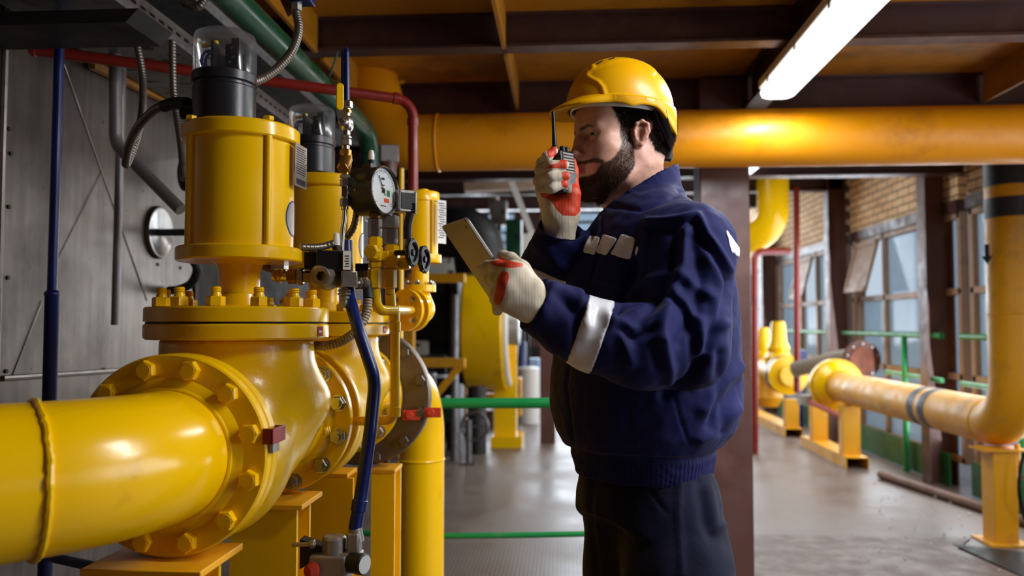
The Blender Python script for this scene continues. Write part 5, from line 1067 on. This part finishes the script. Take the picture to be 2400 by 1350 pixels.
gr = glove((P(1240, 590, 1.7).x, 1.585, P(1240, 590, 1.7).z), (P(1375, 330, 1.66).x, 1.765, P(1375, 330, 1.7).z),
    [((1312, 515, 1.685), (1284, 425, 1.70), .031, .022), ((1318, 505, 1.685), (1305, 450, 1.695), .034, .024), ((1304, 500, 1.685), (1278, 450, 1.69), .026, .02), ((1330, 492, 1.675), (1340, 455, 1.668), .025, .02), ((1284, 400, 1.70), (1286, 445, 1.70), .018, .018)],
    [([(1278, 404, 1.695), (1271, 384, 1.66), (1283, 366, 1.638), (1297, 354, 1.642)], [.0135, .0122, .0108, .0092]), ([(1276, 412, 1.695), (1268, 400, 1.65), (1294, 390, 1.626), (1322, 386, 1.630)], [.0135, .0128, .0116, .01]),
     ([(1274, 428, 1.695), (1264, 424, 1.65), (1292, 416, 1.624), (1326, 412, 1.630)], [.0135, .0128, .0116, .0098]), ([(1276, 450, 1.692), (1268, 448, 1.652), (1294, 440, 1.628), (1322, 432, 1.633)], [.013, .0122, .011, .0092]),
     ([(1334, 480, 1.672), (1343, 440, 1.682), (1344, 405, 1.69), (1341, 380, 1.692)], [.02, .013, .011, .0095])],
    [[(1284, 342), (1304, 340), (1304, 366), (1286, 370), (1282, 358)], [(1275, 396), (1284, 388), (1312, 380), (1312, 370), (1330, 372), (1328, 396), (1300, 394)], [(1316, 404), (1336, 400), (1336, 424), (1318, 420)], [(1314, 424), (1332, 422), (1332, 442), (1318, 438)],
     [(1264, 452), (1300, 455), (1340, 452), (1342, 372), (1366, 370), (1364, 490), (1350, 506), (1320, 506), (1304, 492), (1292, 470), (1270, 462)]],
    [((1312, 515, 1.685), (1310, 565, 1.695), .034)], 'cream knitted glove with red rubber palm gripping the radio')
# ---- tablet and radio
tl, trn = P(1037, 529, 1.535), P(1092, 510, 1.392); wv = (tl-trn).normalized(); far = P(1169, 612, 1.398)-trn; lv = (far-wv*far.dot(wv)).normalized(); nv = lv.cross(wv)
Wd, Ln, Tk = (tl-trn).length, .195, .0075; Mt = Matrix((wv, lv, nv)).transposed(); cen = trn+wv*Wd/2+lv*Ln/2
t = thing('tablet', 'silver tablet computer held up in the gloved hand, seen from its back', 'tablet', cen)
sgn = 1 if nv.dot(CAM-cen) > 0 else -1     # the back looks towards the camera
G().prism(rrect(Wd, Ln, .01), cen-nv*Tk/2, Mt, Tk).build('case', M['tablet'], t, bevel=.0018); sg_ = -sgn
G().prism(rrect(Wd-.012, Ln-.012, .006), cen+nv*(sg_*Tk/2-.0002), Mt, .0006*1).build('screen', M['screen'], t)
for q in (.3, .5, .7): pass
G().cyl(trn+wv*.018+lv*.016+nv*sgn*Tk/2, trn+wv*.018+lv*.016+nv*sgn*(Tk/2+.0006), .004, n=16).build('camera_lens', M['screen'], t)
top, bot = P(1316, 356, 1.668), P(1324, 457, 1.668); uv_ = (top-bot).normalized(); fv = V(.80, -.6, 0); fv = (fv-uv_*fv.dot(uv_)).normalized(); sv = uv_.cross(fv); Mr = Matrix((sv, fv, uv_)).transposed(); c_ = (top+bot)/2; hgt = (top-bot).length
t = thing('two_way_radio', 'black hand-held two-way radio with a stub aerial held at the mouth', 'radio', bot)
G().box(c_, (.05, .03, hgt), Mr).build('case', M['black'], t, bevel=.004)
for k in range(7): G().box(c_+Mr@V(.0, .0155, hgt*.42-k*.0062), (.036, .002, .0032), Mr).build('grille_slot', M['zinc'], t)
G().box(c_+Mr@V(.005, .0152, -hgt*.22), (.042, .002, hgt*.42), Mr).build('front_panel', M['galv'], t, bevel=.001)
an = top+Mr@V(-.017, -.004, 0); tipx = P(1296, 262, an.y-.0)
G().tube([an, an.lerp(tipx, .12), an.lerp(tipx, .14), an.lerp(tipx, .5), tipx], [.0075, .007, .0055, .0042, .0032], 12).build('aerial', M['black'], t)
for x in (.004, .018): G().cyl(top+Mr@V(x, 0, 0), top+Mr@V(x, 0, .012), .006, n=14, bev=.001).build('knob', M['black'], t)
# ------------------------------------------------------------------ lit batten lamp under the deck beam
def batten(x, y0, y1, z, w, label, power):
    t = thing('fluorescent_lamp', label, 'lamp', (x, (y0+y1)/2, z), 'fluorescent batten lamps'); L = y1-y0; c = V(x, (y0+y1)/2, z)
    Mx = Matrix(((1, 0, 0), (0, 1, 0), (0, 0, 1)))
    G().prism(rrect(w+.012, L+.01, .05, 8), c+V(0, 0, .012), Mx, .035).build('housing', M['white'], t, bevel=.004)
    d = G().prism(rrect(w, L, .05, 8), c+V(0, 0, -.035), Mx, .047).build('diffuser', M['tube_glow'], t, bevel=.02)
    n = max(2, int(L/.35))
    for k in range(n):
        for s_ in (-1, 1): G().box(c+V(s_*(w/2+.005), L*(k+.5)/n-L/2, .006), (.006, .02, .03)).build('clip', M['steel'], t)
    l = bpy.data.lights.new('lamp_light', 'AREA'); l.shape = 'RECTANGLE'; l.size = w*.9; l.size_y = L*.95; l.energy = power; l.color = (.93, .96, 1)
    o = bpy.data.objects.new('lamp_light', l); COL.objects.link(o); o.location = c+V(0, 0, -.06); return t
e = P(1822, 222, 3.62); batten(e.x, 2.05, 3.66, e.z+.02, .15, 'long lit batten lamp under the deck, top right of the worker', 26)
f = P(1757, 397, 6.6); batten(f.x-.04, 6.3, 7.5, f.z, .13, 'far batten lamp peeping below the overhead pipe by the column', 14)
# ------------------------------------------------------------------ right-hand pipe: drop, bend, run to a bolted joint
px_ = 2.70; r = .147; vy = 5.07; vz = .715; fy2 = 8.34
t = thing('gas_pipe', 'yellow pipe coming down with dark bands and turning along the right wall', 'pipe', (px_, vy, vz-.15))
G().tube(fillet([(px_, vy, 2.75), (px_, vy, vz), (px_, fy2, vz)], .29, 16), r, 48).build('pipe', M['yellow_dull'], t)
z1, z2, z3, z4 = (P(2360, y, vy).z for y in (392, 438, 466, 512))
for a, b in ((z4, z3), (z2, z1+.35)): G().lathe([(r, a), (r+.0015, a), (r+.0015, b), (r, b)], (px_, vy, 0), n=48).build('band', M['band'], t)
for y0 in (6.02, 6.2): G().lathe([(r, 0), (r+.0015, 0), (r+.0015, .11), (r, .11)], (px_, y0, vz), (0, 1, 0), 48).build('band', M['band'], t)
G().ring((px_, vy, P(2360, 736, vy).z), (0, 0, 1), r, .004, 48, 6).build('weld_ring', M['yellow_dull'], t); G().ring((px_, vy+.3, vz), (0, 1, 0), r, .004, 48, 6).build('weld_ring', M['yellow_dull'], t)
q = P(2318, 600, vy-.14); G().prism([(-.012, .07), (.012, .07), (.012, -.0), (.03, 0), (0, -.05), (-.03, 0), (-.012, 0)], q+V(-.01, .0, 0), frame((-.75, -.66, 0)), .003).build('flow_arrow', M['band'], t)
G().lathe([(.1, 0), (.26, 0), (.268, .006), (.268, .05), (.262, .056), (.16, .056)], (px_, fy2-.03, vz), (0, 1, 0), 56).build('flange', M['yellow'], t); G().lathe([(.15, 0), (.17, 0), (.235, .06), (.24, .09), (.15, .09)], (px_, fy2-.14, vz), (0, 1, 0), 56).build('hub', M['yellow'], t)
bolts(HBY, M['yellow'], 12, .235, (px_, fy2-.03, vz), (0, -1, 0), t, 'bolt')
def post(x, y, z, w, d, label, plate=True, group='yellow pipe support posts on the right', ang=0):
    t = thing('support_post', label, 'post', (x, y, 0), group); G().box((x, y, z/2), (w, d, z)).build('post', M['yellow_dull'], t, bevel=.004)
    G().box((x, y, .006), (w*1.7, d*1.7, .012)).build('base_plate', M['yellow_dull'], t)
    if plate: G().box((x, y, z-.006), (w*1.9, d*1.3, .012)).build('top_plate', M['yellow_dull'], t)
    return t
t = post(px_-.05, 5.2, .572, .14, .15, 'yellow post under the bend of the right-hand pipe'); G().cyl((px_+.05, 5.18, .60), (px_+.05, 5.18, .42), .016, n=16).build('drain_nipple', M['yellow_dull'], t); G().box((px_+.05, 5.18, .40), (.05, .04, .03)).build('drain_tap', M['brass'], t)
# channel skids with twin posts
def skid(x, y0, y1, ys, z, label, w=.2):
    t = thing('pipe_skid', label, 'stand', (x, y0, 0), 'yellow channel skids with posts'); g = G(); yc = (y0+y1)/2; L = y1-y0
    g.box((x, yc, .10), (w, L, .008)).box((x-w/2, yc, .052), (.008, L, .104)).box((x+w/2, yc, .052), (.008, L, .104)); g.build('channel_base', M['yellow_dull'], t)
    for y in ys: G().box((x, y, (.1+z)/2), (w*.8, .13, z-.1)).build('post', M['yellow_dull'], t, bevel=.004)
    return t
sk = V(0, 7.72, 0); skid(px_-.02, sk.y, sk.y+1.45, (sk.y+.2, sk.y+1.15), vz-.15, 'nearer channel skid with two posts under the pipe joint')
s2 = V(0, 9.8, 0); skid(px_-.02, s2.y, s2.y+2.4, (s2.y+.12, s2.y+2.1), vz-.275, 'farther channel skid under the blue-ringed flange')
# ball valve lever at the joint
a, b = P(1893, 940, 8.4), P(1984, 982, 7.9); t = thing('valve_lever', 'faded red valve lever sticking out of the right-hand pipe joint', 'lever', a); M['pink'] = pm('faded_red_sleeve', (196, 110, 108), .55, dirt=.3, dcol=(190, 60, 52)); G().cyl(a.lerp(b, .08), b, .024, n=16).build('sleeve', M['pink'], t); G().cyl(a.lerp(b, -.3), a.lerp(b, .1), .016, n=12).box(a.lerp(b, -.1), (.1, .16, .09)).build('valve_stem', M['zinc'], t); G().lathe([(0, 0), (.025, 0), (.025, .02), (0, .02)], b, b-a, 14).build('end_cap', M['red_bright'], t)
# next assembly: flange with blue clamp ring, valve bodies with yellow caps
fy3 = s2.y+.3; t = thing('valve_train', 'far yellow valve train with two upright caps and a blue clamp ring', 'valve', (px_-.02, fy3, .4))
G().lathe([(.0, 0), (.12, 0), (.13, .08), (.235, .10), (.235, .16), (.2, .18), (0, .18)], (px_-.02, fy3-.2, vz), (0, 1, 0), 40).build('cone_flange', M['yellow'], t); G().lathe([(.2, 0), (.24, 0), (.24, .05), (.2, .05)], (px_-.02, fy3+.0, vz), (0, 1, 0), 40).build('clamp_ring', M['blue'], t); G().lathe([(0, 0), (.232, 0), (.232, .06), (.18, .1), (.17, 1.5), (0, 1.5)], (px_-.02, fy3+.06, vz), (0, 1, 0), 40).build('body', M['yellow_dull'], t)
for yy, h, rr in ((fy3+.35, .55, .12), (fy3+1.1, .47, .105)): G().lathe([(rr*1.35, 0), (rr*1.4, .1), (rr*1.05, .16), (rr*1.15, .22), (rr*.85, .3), (rr*.72, h-.03), (rr*.6, h), (0, h)], (px_-.02, yy, vz+.1), n=32).build('spring_cap', M['yellow'], t)
G().lathe([(0, 0), (.14, 0), (.2, .12), (.12, .3), (.12, .4)], (px_-.12, fy3+.55, .28), n=28).build('lower_housing', M['yellow_dull'], t)
# grey capped pieces and a blue box beyond
q = P(1874, 832, 10.6); G().box(q, (.15, .16, .13)).box((q.x, q.y, q.z/2-.03), (.06, .06, q.z-.06)).single('blue_motor', M['blue'], 'small blue motor box on a stem beyond the farther valve', 'motor')
# rusty pipe with a blank flange
bc = P(2022, 844, 8.35); ax = V(.1, -.99, -.03).normalized(); t = thing('blanked_pipe', 'rust brown blank flange on a lagged pipe stub behind the yellow joint', 'pipe', bc+V(0, .4, -.3))
G().lathe([(0, 0), (.13, 0), (.13, -.004), (.188, -.004), (.192, -.01), (.192, -.04), (.12, -.045)], bc, ax, 48).build('blank_flange', M['rust_dark'], t); G().lathe([(0, 0), (.125, 0), (.13, .003), (.13, -.004), (0, -.004)][::-1], bc+ax*.002, ax, 40).build('raised_face', M['rust'], t); bolts(SNS, M['steel'], 10, .162, bc, ax, t, 'nut'); G().tube(fillet([bc-ax*.04, bc-ax*.4, P(1862, 866, 9.2)], .2), .085, 28).build('lagged_pipe', M['insul'], t)
# green guard rail with toe boards
rx = 3.08; zt, zm = 1.235, .87
def rail(x, ya, yb, posts, label, cap=False, ym=None):
    t = thing('guard_rail', label, 'railing', (x, ya, 0), 'green guard rails on the right')
    pts = [(x, ya, zt), (x, yb, zt)]
    if cap: pts = [(x, ya, 0)]+pts
    G().tube(fillet(pts, .05), .024, 16).build('top_rail', M['green_rail'], t); G().cyl((x, ya, zm), (x, ym or yb, zm), .018, n=14).build('mid_rail', M['green_rail'], t)
    for y in posts: G().cyl((x, y, 0), (x, y, zt), .026, n=16).build('post', M['green_rail'], t)
    n = 0
    for a, b in zip([ya]+list(posts), list(posts)+[yb]):
        if b-a > .2: G().box((x+.05, (a+b)/2, .14), (.012, b-a-.03, .26)).build('toe_board', M['green_board'], t)
    return t
rail(rx, 5.72, 6.55, (), 'green rail section between the near brown column and the yellow bend', True); rail(rx, 6.88, 9.25, (7.62,), 'green rail section with toe boards beyond the near brown column', ym=8.05); rail(rx, 9.55, 12.3, (10.9,), 'green rail section past the second brown column')
# brown pipe lying on the floor, black hose at the edge
a, b = PZ(2064, 1112, .035), PZ(2420, 1228, .035); G().cyl(a, b, .034, n=20).single('loose_pipe', M['rust_pipe'], 'brown pipe lying along the floor in front of the right wall', 'pipe')
G().tube(spline([P(2402, 1060, 5.0), P(2392, 1100, 5.0), P(2390, 1160, 5.0), P(2402, 1215, 5.05)]), .012, 12).single('black_hose', M['rubber'], 'black hose looping at the right edge beside the yellow post', 'hose')
# far amber elbow and red pipes
c = P(1812, 490, 9.0); t = thing('far_elbow_pipe', 'far amber pipe bending under the roof beams by the column', 'pipe', c); G().tube(fillet([V(P(1812, 395, 9.0).x, 9.0, HZ), P(1812, 555, 9.0), P(1690, 560, 9.4)], .36, 12), .17, 32).build('pipe', M['yellow'], t)
pipe_run('far upright red pipe left of the second brown column', 'red', .036, [P(1866, 440, 9.25), P(1868, 920, 9.25)], .1, n=14, name='red_pipe'); pipe_run('far red pipe bent into a hoop beside the central column', 'red', .036, [V(P(1768, 985, 8.55).x, 8.55, 0), P(1768, 590, 8.55), P(1850, 588, 8.7)], .1, n=14, name='red_pipe')
# ------------------------------------------------------------------ green rail and machinery behind the valves
t = thing('guard_rail', 'green two-bar rail behind the valves, passing behind the worker', 'railing', (.2, 3.3, 0), 'green rails across the aisle')
a, b = P(960, 948, 3.3), P(1500, 944, 3.3); G().cyl((a.x-.5, 3.3, a.z), (b.x, 3.3, b.z), .0215, n=18).build('top_rail', M['green_rail'], t)
G().tube(spline([P(560, 1284, 3.3), P(740, 1250, 3.3), P(1050, 1256, 3.3), P(1380, 1251, 3.3), P(1500, 1248, 3.3)], .05), .0115, 14).build('mid_rail', M['green_rail'], t)
for x in (P(560, 1000, 3.3).x, P(1500, 1000, 3.3).x): G().cyl((x, 3.3, 0), (x, 3.3, a.z), .02, n=16).build('post', M['green_rail'], t)
# big yellow fan drum on a pedestal
fd = PZ(1186, 1042, 0); Y = fd.y; sc_ = Y/FPX; dc = P(1146, 765, Y); t = thing('fan_drum', 'large yellow drum of a blower on a yellow pedestal, seen past the tablet', 'machine', (fd.x, Y, 0))
ax = V(1, -.03, 0).normalized(); rr = 150*sc_
G().lathe([(0, -.22), (rr*.98, -.22), (rr, -.2), (rr, .2), (rr*.98, .22), (rr*.9, .22), (rr*.86, .2), (0, .2)], dc, ax, 64).build('drum', M['yellow'], t)
G().ring(dc+ax*.24, ax, rr*.9, .035, 48, 8).build('rim', M['white'], t); G().lathe([(0, .2), (rr*.35, .2), (rr*.3, .34), (0, .36)], dc, ax, 32).build('hub', M['grey_cast'], t)  # white rim paints in the glare along the drum's edge
G().box((fd.x, Y, dc.z*.45), (.24, .3, dc.z*.9-rr*.2)).box((fd.x+.02, Y, .06), (.34, .5, .12)).build('pedestal', M['yellow'], t)
# black bent duct
t = thing('black_duct', 'black curved duct rising behind the tablet', 'duct', P(1100, 700, 8)); G().tube(fillet([P(1000, 545, 8.2), P(1118, 545, 8.0), P(1128, 640, 8.0)], .42, 12), .26, 36).build('duct', M['rubber'], t)
# yellow frame stands, pipes, pale cabinets and cylinders in the blurred hall
def framebox(x0, x1, y0, y1, Y, label, braces=True):
    t = thing('steel_frame', label, 'frame', P((x0+x1)/2, y1, Y), 'yellow steel frames in the hall')
    for (xa, ya), (xb, yb) in (((x0, y0), (x1, y0)), ((x0, y1), (x1, y1))): G().bar(P(xa, ya, Y), P(xb, yb, Y), .11, .08).build('cross_bar', M['yellow_dull'], t)
    z = P(x0, y0, Y); G().bar((z.x, Y, 0), z, .09, .09).build('leg', M['yellow_dull'], t)
    if braces: G().bar(P(x0+50, y1+90, Y), P(x1-5, y1, Y), .06, .06).build('brace', M['yellow_dull'], t)
framebox(960, 1090, 652, 850, 7.4, 'yellow steel frame with a diagonal brace left of the drum'); framebox(1085, 1210, 892, 930, 9.6, 'low yellow frame under the drum', False)
def machine(name, label, cat, parts, loc):
    t = thing(name, label, cat, loc)
    for nm, g, m in parts: g.build(nm, M[m], t)
Y = 9.8; machine('pump_unit', 'dark pump body between the yellow frame and the drum', 'pump', [('casing', G().lathe([(0, -.4), (.45, -.36), (.5, -.2), (.5, .3), (.3, .42), (0, .42)], P(1010, 740, Y), (1, .2, 0), 32), 'dark'), ('flange', G().lathe([(.3, 0), (.56, 0), (.56, .06), (.3, .06)], P(1050, 740, Y), (1, .2, 0), 32), 'brown'), ('stand', G().box((P(1010, 740, Y).x, Y, .35), (.6, .5, .7)), 'dark')], (P(1010, 740, Y).x, Y, 0))
Y = 6.2; v = PZ(1098, 1088, 0); machine('valve_stand', 'grey floor stand with a spoked hand wheel near the green rail', 'stand', [('post', G().cyl((v.x, v.y, 0), (v.x, v.y, .42), .03, n=14), 'galv'), ('hand_wheel', G().ring((v.x+.06, v.y, .36), (.2, 1, 0), .13, .016, 28, 8).bar((v.x-.07, v.y, .36), (v.x+.19, v.y, .36), .015, .015), 'galv'), ('foot', G().box((v.x, v.y, .01), (.14, .14, .02)), 'galv')], (v.x, v.y, 0))
for k, (x, y0, y1, Y, r_, m, lab) in enumerate(((1075, 900, 1010, 8.2, .06, 'galv', 'grey upright pipe right behind the yellow brace'), (1118, 905, 1040, 8.4, .1, 'dark', 'dark upright cylinder under the drum'), (1240, 860, 1000, 11, .14, 'white', 'pale upright cylinder by the far brown column'), (1222, 800, 990, 11.4, .07, 'blue', 'thin blue upright pipe by the far brown column'), (1066, 690, 900, 7.9, .04, 'galv', 'thin grey upright pipe beside the drum'))):
    p_ = P(x, y0, Y); G().lathe([(0, 0), (r_, 0), (r_, p_.z-.03), (r_*.8, p_.z), (0, p_.z)], (p_.x, Y, 0), n=20).single('upright_cylinder' if r_ > .09 else 'upright_pipe', M[m], lab, 'cylinder' if r_ > .09 else 'pipe', loc=(p_.x, Y, 0))
for x, y, Y, w_, h_, m, lab in ((1030, 610, 11.5, .55, .5, 'white', 'pale cabinet glimpsed beside the small actuator'), (1170, 500, 10.9, .22, .34, 'grey_pipe', 'grey control box hanging above the black duct'), (1205, 560, 10.5, .2, .5, 'green', 'green instrument cabinet right of the black duct'), (1225, 620, 12, .5, .9, 'white', 'pale panel behind the blue sleeve')):
    c = P(x, y, Y); t = thing('cabinet', lab, 'cabinet', c-V(0, 0, h_/2)); G().box(c, (w_, .2, h_)).build('body', M[m], t, bevel=.01); G().box(c+V(0, -.104, 0), (w_*.84, .01, h_*.86)).build('door', M[m], t, bevel=.004); G().box((c.x, c.y, (c.z-h_/2)/2), (.06, .06, c.z-h_/2)).build('stand', M['dark'], t); G().box(c+V(w_*.3, -.115, 0), (.02, .02, h_*.2)).build('handle', M['dark'], t)
a, b = P(1188, 398, 7.9), P(1246, 545, 7.9); a = a+(a-b)*((3.4-a.z)/(a.z-b.z)); G().bar(a, b, .09, .06).single('pale_strut', M['white'], 'pale diagonal strut in the hall left of the radio hand', 'strut')
G().bar(P(1090, 440, 8.6), P(1300, 430, 8.6), .16, .1).single('tan_beam', M['tan_frame'], 'tan horizontal duct across the hall above the black duct', 'duct')
t = thing('instrument_box', 'small pale instrument on a brown neck in front of the amber pipe', 'instrument', V(P(911, 362, 3.22).x, 3.22, 0)); c = P(911, 362, 3.22); G().box(c, (.075, .06, .07), Matrix.Rotation(R(20), 3, 'Z')).build('housing', M['grey_pipe'], t, bevel=.004); G().cyl(c-V(0, 0, .09), c-V(0, 0, .03), .032, n=20).build('neck', M['brown_warm'], t); G().cyl((c.x, c.y, 0), (c.x, c.y, c.z-.09), .014, n=12).build('stem', M['brown_warm'], t)
G().tube([P(941, 395, 3.32), V(P(940, 600, 3.32).x, 3.32, 0)], .011, 12).single('yellow_tube', M['yellow'], 'thin yellow tube beside the small pale instrument', 'tube')

# blurred odds and ends between the frame, the drum and the far columns
for x, y, Y, w_, h_, m, nm, cat, lab in ((1076, 575, 10.8, 34, 60, 'white', 'window_light_panel', 'panel', 'small white panel standing in for window light above the left yellow frame'), (968, 815, 8.8, 70, 34, 'white', 'window_light_slab', 'tray', 'pale slab standing in for window light low behind the raw grey flange'), (1083, 800, 9.3, 20, 46, 'white', 'sample_canister', 'canister', 'white canister left of the drum'),  # first two boxes are added in white for bright glimpses of far windows
    (1000, 905, 9.0, 40, 60, 'white', 'drum_cover', 'cover', 'white cover behind the yellow brace'), (1040, 690, 11, 60, 16, 'galv', 'cable_duct', 'duct', 'grey duct above the dark pump'), (1158, 482, 11.3, 22, 46, 'glove', 'valve_positioner', 'instrument', 'cream and blue instrument above the black duct'),
    (1130, 1000, 10.5, 60, 80, 'brown_warm', 'motor_housing', 'motor', 'brown motor low under the drum'), (1236, 740, 11.8, 20, 70, 'tan_frame', 'control_post', 'post', 'tan control post by the far brown column'), (1252, 900, 12.2, 26, 120, 'pane_blue', 'gas_bottle', 'bottle', 'pale blue gas bottle by the far brown column'), (1210, 930, 9.9, 26, 90, 'yellow_dull', 'filter_housing', 'filter', 'small yellow filter housing right of the pedestal'), (1055, 960, 8.6, 30, 60, 'green', 'oil_can', 'can', 'dark green can behind the wheel stand')):
    c = P(x, y, Y); W_, H_ = w_*Y/FPX, h_*Y/FPX; t = thing(nm, lab, cat, (c.x, Y, 0)); G().box(c, (W_, .22, H_)).build('body', M[m], t, bevel=.02); G().box((c.x, Y, (c.z-H_/2)/2), (.07, .07, max(.02, c.z-H_/2))).build('stand', M['dark'], t); G().box(c+V(0, -.115, H_*.2), (W_*.6, .012, H_*.25)).build('plate', M['galv'], t)
